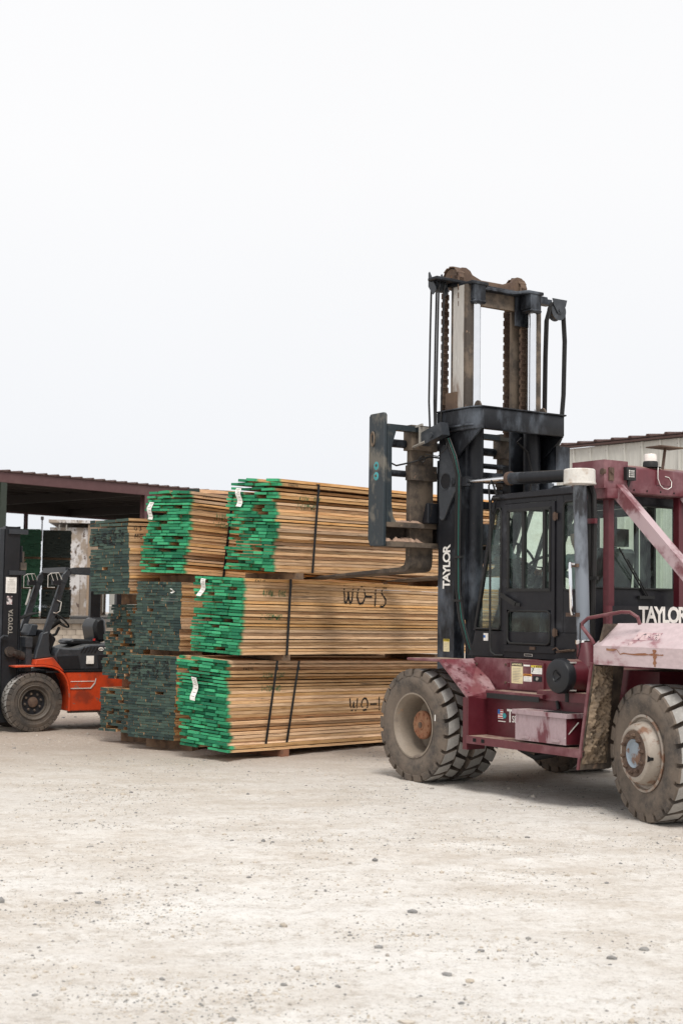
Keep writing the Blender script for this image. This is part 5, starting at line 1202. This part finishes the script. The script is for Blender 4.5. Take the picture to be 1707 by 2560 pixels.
# ------------------------------------------------------------------ small orange forklift.  x = towards its rear, y = in from the near side
TF = thing('counterbalance_forklift', 'small orange and charcoal forklift with an open overhead guard, half behind the stack', 'forklift', (-4.078, 19.23, 0), R(33))
TW = .395
wheel(TF, (0, 0, TW - .004), TW, .25, .225, 'small', 30, 0, .1)
wheel(TF, (0, .90, TW - .004), TW, .25, .225, 'small', 30, 0, .1)
wheel(TF, (1.62, .08, .29), .293, .2, .165, 'small', 26, 0, .1)
wheel(TF, (1.62, .88, .29), .293, .2, .165, 'small', 26, 0, .1)
arch = [(-.30, .885), (.10, .893), (.235, .872), (.32, .84), (.40, .775), (.455, .68), (.482, .57), (.492, .42), (.492, .265)]
inn = [(x - .02 * (i > 2), z - .022) for i, (x, z) in enumerate(arch)]
inn = [(-.30, .862), (.10, .870), (.225, .850), (.305, .82), (.38, .758), (.432, .67), (.458, .565), (.468, .42), (.468, .265)]
m = MB(); m.prism(arch + inn[::-1], 'y', -.035, .27, 0, .004); m.build('front_fender', 'orange', TF)
m = MB(); m.prism([(-.02, .895), (.0, .965), (.235, .992), (.40, .80), (.32, .845), (.235, .878), (.10, .896)], 'y', -.02, .24, 0, .006); m.build('fender_shoulder', 'orange', TF)
m = MB(); m.prism([(.415, .80), (2.05, .80), (2.20, .72), (2.25, .30), (1.95, .27), (1.92, .58), (1.80, .66), (1.45, .66), (1.32, .58), (1.30, .262), (.495, .262), (.495, .45), (.485, .60), (.455, .70)], 'y', .0, .14, 0, .012); m.build('side_frame', 'orange', TF)
m = MB(); m.prism([(.5, .80), (2.05, .80), (2.20, .72), (2.25, .30), (.5, .262)], 'y', .95, 1.08, 0, .012); m.build('side_frame', 'orange', TF)
m = MB(); m.prism([(1.35, .36), (2.25, .30), (2.38, .45), (2.36, .95), (2.15, 1.08), (1.75, 1.08), (1.75, .8), (1.35, .8)], 'y', .16, .94, 0, .05); m.build('counterweight', 'orange', TF)
m = MB(); m.box(-.15, 1.6, .26, .84, .30, .80, 0, .02); m.build('chassis', 'darkgrey', TF)
m = MB(); m.prism([(.50, .56), (.80, .56), (.86, .63), (.88, .74), (.86, .63), (.50, .60)][:3] + [(.875, .70), (.865, .705), (.845, .64), (.79, .575), (.50, .575)], 'y', -.012, .0, 0, .002); m.build('step_edge', 'polished', TF)
MB().box(.50, .84, -.006, .0, .66, .668, 0, .001).build('step_scuff', 'offwhite', TF)  # pale line along the step lip
MB().bar((.5, .06, .245), (.95, .06, .245), .08, .02).build('step_plate', 'muddy', TF)
MB().box(.15, 1.5, .0, 1.08, .785, .812, 0, .006).build('floor_plate', 'darkgrey', TF)
# hood, seat
m = MB(); m.prism([(.33, .815), (.285, 1.03), (.335, 1.125), (.62, 1.11), (.80, 1.165), (2.05, 1.175), (2.12, 1.05), (2.1, .815)], 'y', .05, 1.03, 0, .02); m.build('engine_hood', 'grey', TF)
m = MB(); m.prism([(.345, .825), (.315, 1.01), (.62, 1.015), (.66, .825)], 'y', .035, .05, 0, .006); m.prism([(.93, .825), (.90, 1.03), (1.9, 1.03), (1.9, .825)], 'y', .035, .05, 0, .006); m.build('hood_inset', 'darkgrey', TF)
m = MB()
for i in range(5): m.bar((.66 + i * .05, .045, 1.055), (.71 + i * .05, .045, 1.135), .01, .012)
m.build('hood_vent', 'darkgrey', TF)
MB().box(.735, .845, .028, .034, .90, 1.01, 0, .001).build('paper_label', 'offwhite', TF)
MB().box(.395, 1.9, -.012, .13, .80, .822, 0, .004).build('hood_seam_trim', 'darkgrey', TF)
m = MB(); m.tube([(.955 + .035 * cos(a), .046, 1.102 + .022 * sin(a)) for a in [2 * pi * i / 24 for i in range(24)]], .0035, 5, closed=True).tube([(.955 + .012 * cos(a), .046, 1.102 + .021 * sin(a)) for a in [2 * pi * i / 16 for i in range(16)]], .003, 5, closed=True).tube([(.955 + .024 * cos(a), .046, 1.110 + .009 * sin(a)) for a in [2 * pi * i / 16 for i in range(16)]], .003, 5, closed=True); m.build('oval_emblem', 'offwhite', TF)
textmesh('name_lettering', 'TOYOTA', .062, 'offwhite', TF, face_side(1.005, .045, 1.08), bold=.0015)
m = MB(); m.prism([(.62, 1.155), (.60, 1.20), (.66, 1.235), (.95, 1.225), (1.08, 1.20), (1.08, 1.155)], 'y', .32, .78, 0, .03); m.build('seat', 'vinyl', TF)
m = MB(); m.prism([(1.0, 1.18), (.955, 1.40), (.975, 1.49), (1.04, 1.545), (1.14, 1.53), (1.17, 1.2)], 'y', .32, .78, 0, .045); m.build('seat_backrest', 'vinyl', TF)
MB().box(.95, .98, .31, .33, 1.21, 1.24, 0, .004).build('seat_belt_buckle', 'red', TF)
# overhead guard
def guard_side(y, nm):
    p = [(.105, 1.05), (.145, 1.28), (.375, 2.00), (.415, 2.10), (.47, 2.165), (.55, 2.185), (.75, 2.19), (1.25, 2.175), (1.30, 2.10), (1.30, 1.10)]
    m = MB()
    for a, b_ in zip(p, p[1:]): m.bar((a[0], y, a[1]), (b_[0] + (b_[0] - a[0]) * .02, y, b_[1] + (b_[1] - a[1]) * .02), .055, .085 if a[1] < 2.1 else .075, 0, .006, (0, 1, 0) if abs(b_[0] - a[0]) < .01 else (0, 0, 1))
    return m.build('guard_leg', 'grey', TF)
guard_side(.08, 0); guard_side(.99, 1)
for y in (.04, .95): MB().box(1.17, 1.31, y, y + .08, 1.08, 2.14, 0, .01).build('guard_rear_post', 'darkgrey', TF)
m = MB(); m.box(.43, .49, .11, .96, 2.155, 2.225, 0, .01).box(1.22, 1.30, .11, .96, 2.14, 2.21, 0, .01); m.build('guard_crossbar', 'grey', TF)
for i in range(5): MB().bar((.49, .24 + i * .148, 2.20), (1.24, .24 + i * .148, 2.185), .03, .035).build('guard_slat', 'grey', TF)
for y in (.04, .93):
    m = MB(); m.prism([(-.005, .965), (.235, .99), (.20, 1.10), (.205, 1.16), (.19, 1.35), (.09, 1.32), (.045, 1.16), (.025, 1.10)], 'y', y, y + .10, 0, .015); m.build('leg_foot', 'grey', TF)
m = MB(); m.box(-.12, -.02, .10, .97, 1.13, 1.265, 0, .01).box(-.10, -.02, .12, .95, .80, 1.13, 0, .01); m.build('front_cowl', 'grey', TF)
m = MB(); m.prism([(.20, 1.0), (.26, 1.0), (.36, 1.24), (.24, 1.36), (.16, 1.36)], 'y', .2, .9, 0, .015); m.build('dash_panel', 'darkgrey', TF)
m = MB(); m.prism([(.02, 1.27), (.16, 1.27), (.18, 1.43), (.08, 1.44)], 'y', .42, .72, 0, .015); m.build('dash_box', 'grey', TF)
m = MB(); m.tube(ringpts((.52, .52, 1.50), .165, R(-40)), .014, 8, closed=True).cyl((.36, .52, 1.38), (.52, .52, 1.49), .045, 12).bar((.50, .52, 1.49), (.64, .52, 1.39), .03, .015).bar((.52, .52, 1.49), (.42, .44, 1.58), .03, .015); m.build('steering_wheel', 'rubber', TF)
for i in range(4):
    y = .80 - i * .06; MB().tube([(-.08, y, 1.27), (-.05, y, 1.42), (-.01, y, 1.50), (.12, y - .04, 1.56), (.22, y - .08, 1.59)], .011, 6).build('control_lever', 'rubber', TF)
MB().lathe([(.07, 1.265), (.055, 1.32), (.02, 1.35)], c=(-.02, .72, 0), axis='z', seg=12).build('lever_boot', 'rusty', TF)
MB().tube([(.30, .30, 1.27), (.38, .28, 1.30), (.42, .26, 1.40)], .02, 8).build('parking_brake', 'rubber', TF)
for y, u0 in ((.03, .25), (.94, .25)):
    m = MB(); m.box(u0 - .05, u0 + .06, y - .06, y + .02, 1.975, 2.055, 0, .012); m.build('work_light', 'darkgrey', TF)
    m = MB()
    for dz in (0, .16): pass
    m.tube([(u0 - .03, y - .07, 1.94), (u0 - .13, y - .07, 1.94), (u0 - .13, y - .07, 2.10), (u0 - .09, y - .07, 2.13), (u0 + .02, y - .07, 2.14), (u0 + .07, y - .07, 2.05)], .006, 5).tube([(u0 - .09, y - .07, 2.13), (u0 - .05, y - .07, 2.03)], .005, 5).tube([(u0 - .02, y - .07, 2.135), (u0 + .01, y - .07, 2.04)], .005, 5)
    m.build('light_guard', 'polished', TF)
    MB().tube([(u0 + .0, y, 1.97), (u0 - .03, y, 1.85), (u0 + .01, y, 1.78), (u0 + .05, y, 1.80), (u0 + .06, y, 1.86)], .006, 5).build('light_cable', 'hose', TF)
m = MB(); m.prism([(.36 + .035 * cos(a), 1.87 + .10 * sin(a)) for a in [2 * pi * i / 12 for i in range(12)]], 'y', .10, .13, 0, .004); m.build('side_mirror', 'vinyl', TF)
MB().tube([(.29, .04, 1.77), (.35, .03, 1.74), (.33, .03, 1.62), (.28, .03, 1.59), (.24, .04, 1.60)], .008, 6).build('grab_handle', 'polished', TF)
MB().tube([(.24, .92, 1.92), (.19, .9, 1.75), (.17, .9, 1.70)], .014, 6).build('cabin_mirror', 'polished', TF)
# mast
for y0_ in (.22, .78):
    m = MB(); m.box(-.40, -.375, y0_, y0_ + .10, .12, 2.76, 0, .004).box(-.215, -.19, y0_, y0_ + .10, .12, 2.76, 0, .004).box(-.375, -.215, y0_, y0_ + .022, .12, 2.755, 0, .002); m.build('mast_rail', 'darkgrey', TF)
    m = MB(); m.box(-.47, -.405, y0_ + .02, y0_ + .10, .12, 2.72, 0, .004); m.build('inner_mast_rail', 'grey', TF)
    m = MB(); m.box(-.36, -.09, y0_ - .03, y0_ - .002, 2.655, 2.72, 0, .006); m.build('mast_bracket', 'grey', TF)
    m = MB(); m.box(-.34, -.11, y0_ - .03, y0_ - .002, 2.10, 2.16, 0, .006); m.build('mast_bracket', 'grey', TF)
    MB().cyl((-.15, y0_ + .07, .3), (-.15, y0_ + .07, 2.5), .022, 12).build('lift_cylinder', 'black', TF)
m = MB(); m.box(-.38, -.22, .34, .76, 2.66, 2.75, 0, .006).box(-.38, -.22, .34, .76, 2.08, 2.15, 0, .006).box(-.38, -.22, .34, .76, .9, 1.0, 0, .006); m.build('mast_crossbar', 'darkgrey', TF)
MB().box(-.18, -.10, .19, .25, 2.17, 2.27, 0, .008).cyl((-.14, .22, 2.27), (-.14, .22, 2.42), .014, 8).build('hose_fitting', 'muddy', TF)
MB().box(-.375, -.225, .215, .219, 1.855, 2.07, 0, .001).box(-.33, -.27, .213, .215, 2.03, 2.036, 1, 0).build('paper_label', ['offwhite', 'greyink'], TF)
m = MB()
for i in range(8): m.box(-.355, -.245, .213, .215, 1.88 + i * .018, 1.884 + i * .018, 0, 0)
m.build('label_print', 'greyink', TF)
M_['tornlabel2'] = paint('scuffed_decal', (.60, .55, .55), (.25, .08, .08), (.05, .05, .05), .7, wa=(.5, .55), sa=(.52, .6), wscale=16, sscale=18, seed=44)
MB().box(-.355, -.28, .215, .219, 1.70, 1.815, 0, .001).build('scuffed_decal', 'tornlabel2', TF)
textmesh('name_lettering', 'TOYOTA', .085, 'greyink', TF, Matrix.Translation((-.265, .2185, 1.30)) @ Matrix.Rotation(pi / 2, 4, 'X') @ Matrix.Rotation(pi / 2, 4, 'Z'), sx=.95, bold=.002)
m = MB(); m.cyl((-.30, .17, 1.065), (-.30, .24, 1.065), .07, 20).cyl((-.30, .15, 1.065), (-.30, .17, 1.065), .04, 12); m.build('tilt_pivot', 'darkrust', TF)
m = MB(); m.cyl((-.30, .20, 1.065), (-.16, .20, 1.02), .042, 14).cyl((-.16, .20, 1.02), (.08, .20, .955), .055, 16)
for i in range(5): m.lathe([(.05, -.006), (.062, 0), (.05, .006)], c=(-.22 + i * .02, .20, 1.04 - i * .006), axis='x', seg=14)
m.build('tilt_cylinder', 'darkrust', TF)
MB().tube([(-.46, .17, .90), (-.47, .17, 1.1), (-.45, .17, 1.24), (-.40, .17, 1.28), (-.34, .17, 1.27)], .016, 6).build('carriage_hose', 'grey', TF)
m = MB(); m.box(-.58, -.50, .10, 1.0, .62, .74, 0, .01).box(-.58, -.50, .10, 1.0, .14, .26, 0, .01).box(-.54, -.49, .16, .24, .12, .80, 0, .01).box(-.54, -.49, .86, .94, .12, .80, 0, .01); m.build('carriage', 'rusty', TF)
for y in (.22, .76):
    m = MB(); m.prism([(-.585, .80), (-.585, .10), (-.60, .07), (-.66, .05), (-1.75, .03), (-1.75, .04), (-.67, .09), (-.635, .12), (-.63, .80)], 'y', y, y + .11, 0, .005); m.build('fork_blade', 'muddy', TF)
m = MB(); m.bar((-.49, .12, .74), (-.49, .12, .12), .05, .10, 0, .006, (0, 1, 0)); m.build('carriage_end_bar', 'grey', TF)

# ------------------------------------------------------------------ operator in the large forklift's cab
OP = thing('person', 'person in a peaked cap and pale shirt seated in the cab of the large forklift', 'person', (.726 - .27 * cos(R(-56)), 14.21 - .27 * sin(R(-56)), -.05), R(-56))
def skin_body(name, verts, edges, mat, parent, root=0, sub=2):
    me = bpy.data.meshes.new(name); me.from_pydata([v[0] for v in verts], edges, []); me.materials.append(M_[mat])
    o = bpy.data.objects.new(name, me); C.objects.link(o); o.parent = parent
    md = o.modifiers.new('skin', 'SKIN'); md.use_smooth_shade = True
    for i, v in enumerate(verts):
        sv = me.skin_vertices[0].data[i]; r = v[1]; sv.radius = (r, r) if isinstance(r, (int, float)) else r; sv.use_root = (i == root)
    s = o.modifiers.new('sub', 'SUBSURF'); s.levels = sub; s.render_levels = sub; return o
yc = 1.27
Vb = [((1.46, yc, 1.84), (.15, .17)), ((1.44, yc, 2.0), (.13, .16)), ((1.38, yc, 2.18), (.12, .18)), ((1.34, yc, 2.30), (.07, .10)), ((1.32, yc, 2.36), .055), ((1.30, yc, 2.44), .085), ((1.29, yc, 2.52), .09), ((1.28, yc, 2.57), .06),
      ((1.36, yc - .19, 2.26), .065), ((1.18, yc - .25, 2.06), .048), ((.96, yc - .15, 2.13), .036), ((.90, yc - .13, 2.15), .030),
      ((1.36, yc + .19, 2.26), .065), ((1.18, yc + .25, 2.06), .048), ((.96, yc + .15, 2.13), .036), ((.90, yc + .13, 2.15), .030),
      ((1.38, yc - .11, 1.83), .095), ((1.0, yc - .14, 1.84), .07), ((.95, yc - .14, 1.55), .055), ((.92, yc - .14, 1.34), .045), ((.80, yc - .14, 1.30), .04),
      ((1.38, yc + .11, 1.83), .095), ((1.0, yc + .14, 1.84), .07), ((.95, yc + .14, 1.55), .055), ((.92, yc + .14, 1.34), .045), ((.80, yc + .14, 1.30), .04)]
Eb = [(0, 1), (1, 2), (2, 3), (3, 4), (4, 5), (5, 6), (6, 7), (2, 8), (8, 9), (9, 10), (10, 11), (2, 12), (12, 13), (13, 14), (14, 15), (0, 16), (16, 17), (17, 18), (18, 19), (19, 20), (0, 21), (21, 22), (22, 23), (23, 24), (24, 25)]
body = skin_body('body', Vb, Eb, 'skin', OP)
body.data.materials.clear()
bm_, bt_, bb_ = newmat('operator_skin_and_clothes')
vv = coord(bt_); sx_ = bt_.nodes.new('ShaderNodeSeparateXYZ'); bt_.links.new(vv, sx_.inputs[0])
up1 = ramp(bt_, sx_.outputs['Z'], 2.335, 2.345); lo1 = ramp(bt_, sx_.outputs['Z'], 1.93, 1.925); hn = ramp(bt_, sx_.outputs['X'], .965, .955)
cc = mixc(bt_, lo1, (.42, .52, .52), (.04, .06, .10)); cc = mixc(bt_, up1, cc, (.36, .20, .14)); cc = mixc(bt_, mul(bt_, hn, ramp(bt_, sx_.outputs['Z'], 2.0, 2.01)), cc, (.36, .20, .14))
bt_.links.new(cc, bb_.inputs['Base Color']); setin(bb_, Roughness=.75); body.data.materials.append(bm_)
for sgn in (-1, 1):
    for k in range(5):
        base = Vector((.905, yc + sgn * (.13 - .004), 2.15)); a = -.03 + k * .018
        if k == 4: pts = [base + Vector((.01, -sgn * .02, .0)), base + Vector((-.03, -sgn * .045, -.015)), base + Vector((-.055, -sgn * .04, -.035))]
        else: pts = [base + Vector((-.01, sgn * a, .01)), base + Vector((-.055 - .004 * k, sgn * a, .015)), base + Vector((-.085, sgn * a, -.008)), base + Vector((-.075, sgn * a, -.035))]
        MB().tube(pts, [.010, .009, .0085, .007][:len(pts)], 7).build('finger', 'skin', body)
m = MB(); m.lathe([(.001, 2.64), (.05, 2.632), (.085, 2.60), (.102, 2.55), (.104, 2.52)], c=(1.295, yc, 0), axis='z', seg=20)
m.prism([(1.21, yc - .075), (1.13, yc - .055), (1.10, yc), (1.13, yc + .055), (1.21, yc + .075)], 'z', 2.505, 2.523, 0, .004); m.build('peaked_cap', 'cap', OP)
m = MB(); m.prism([(1.215, 2.465), (1.195, 2.455), (1.215, 2.445)], 'y', yc - .012, yc + .012, 0, .003); m.build('nose', 'skin', body)
for s in (-1, 1):
    MB().lathe([(.001, -.006), (.012, 0), (.001, .006)], c=(1.222, yc + s * .03, 2.48), axis='x', seg=8).build('eye', 'ink', body)
    MB().lathe([(.001, -.01), (.018, 0), (.022, .008), (.012, .012)], c=(1.30, yc + s * .085, 2.455), axis='y', seg=10).build('ear', 'skin', body)
MB().box(1.213, 1.222, yc - .022, yc + .022, 2.418, 2.424, 0, .002).build('mouth', 'red', body)
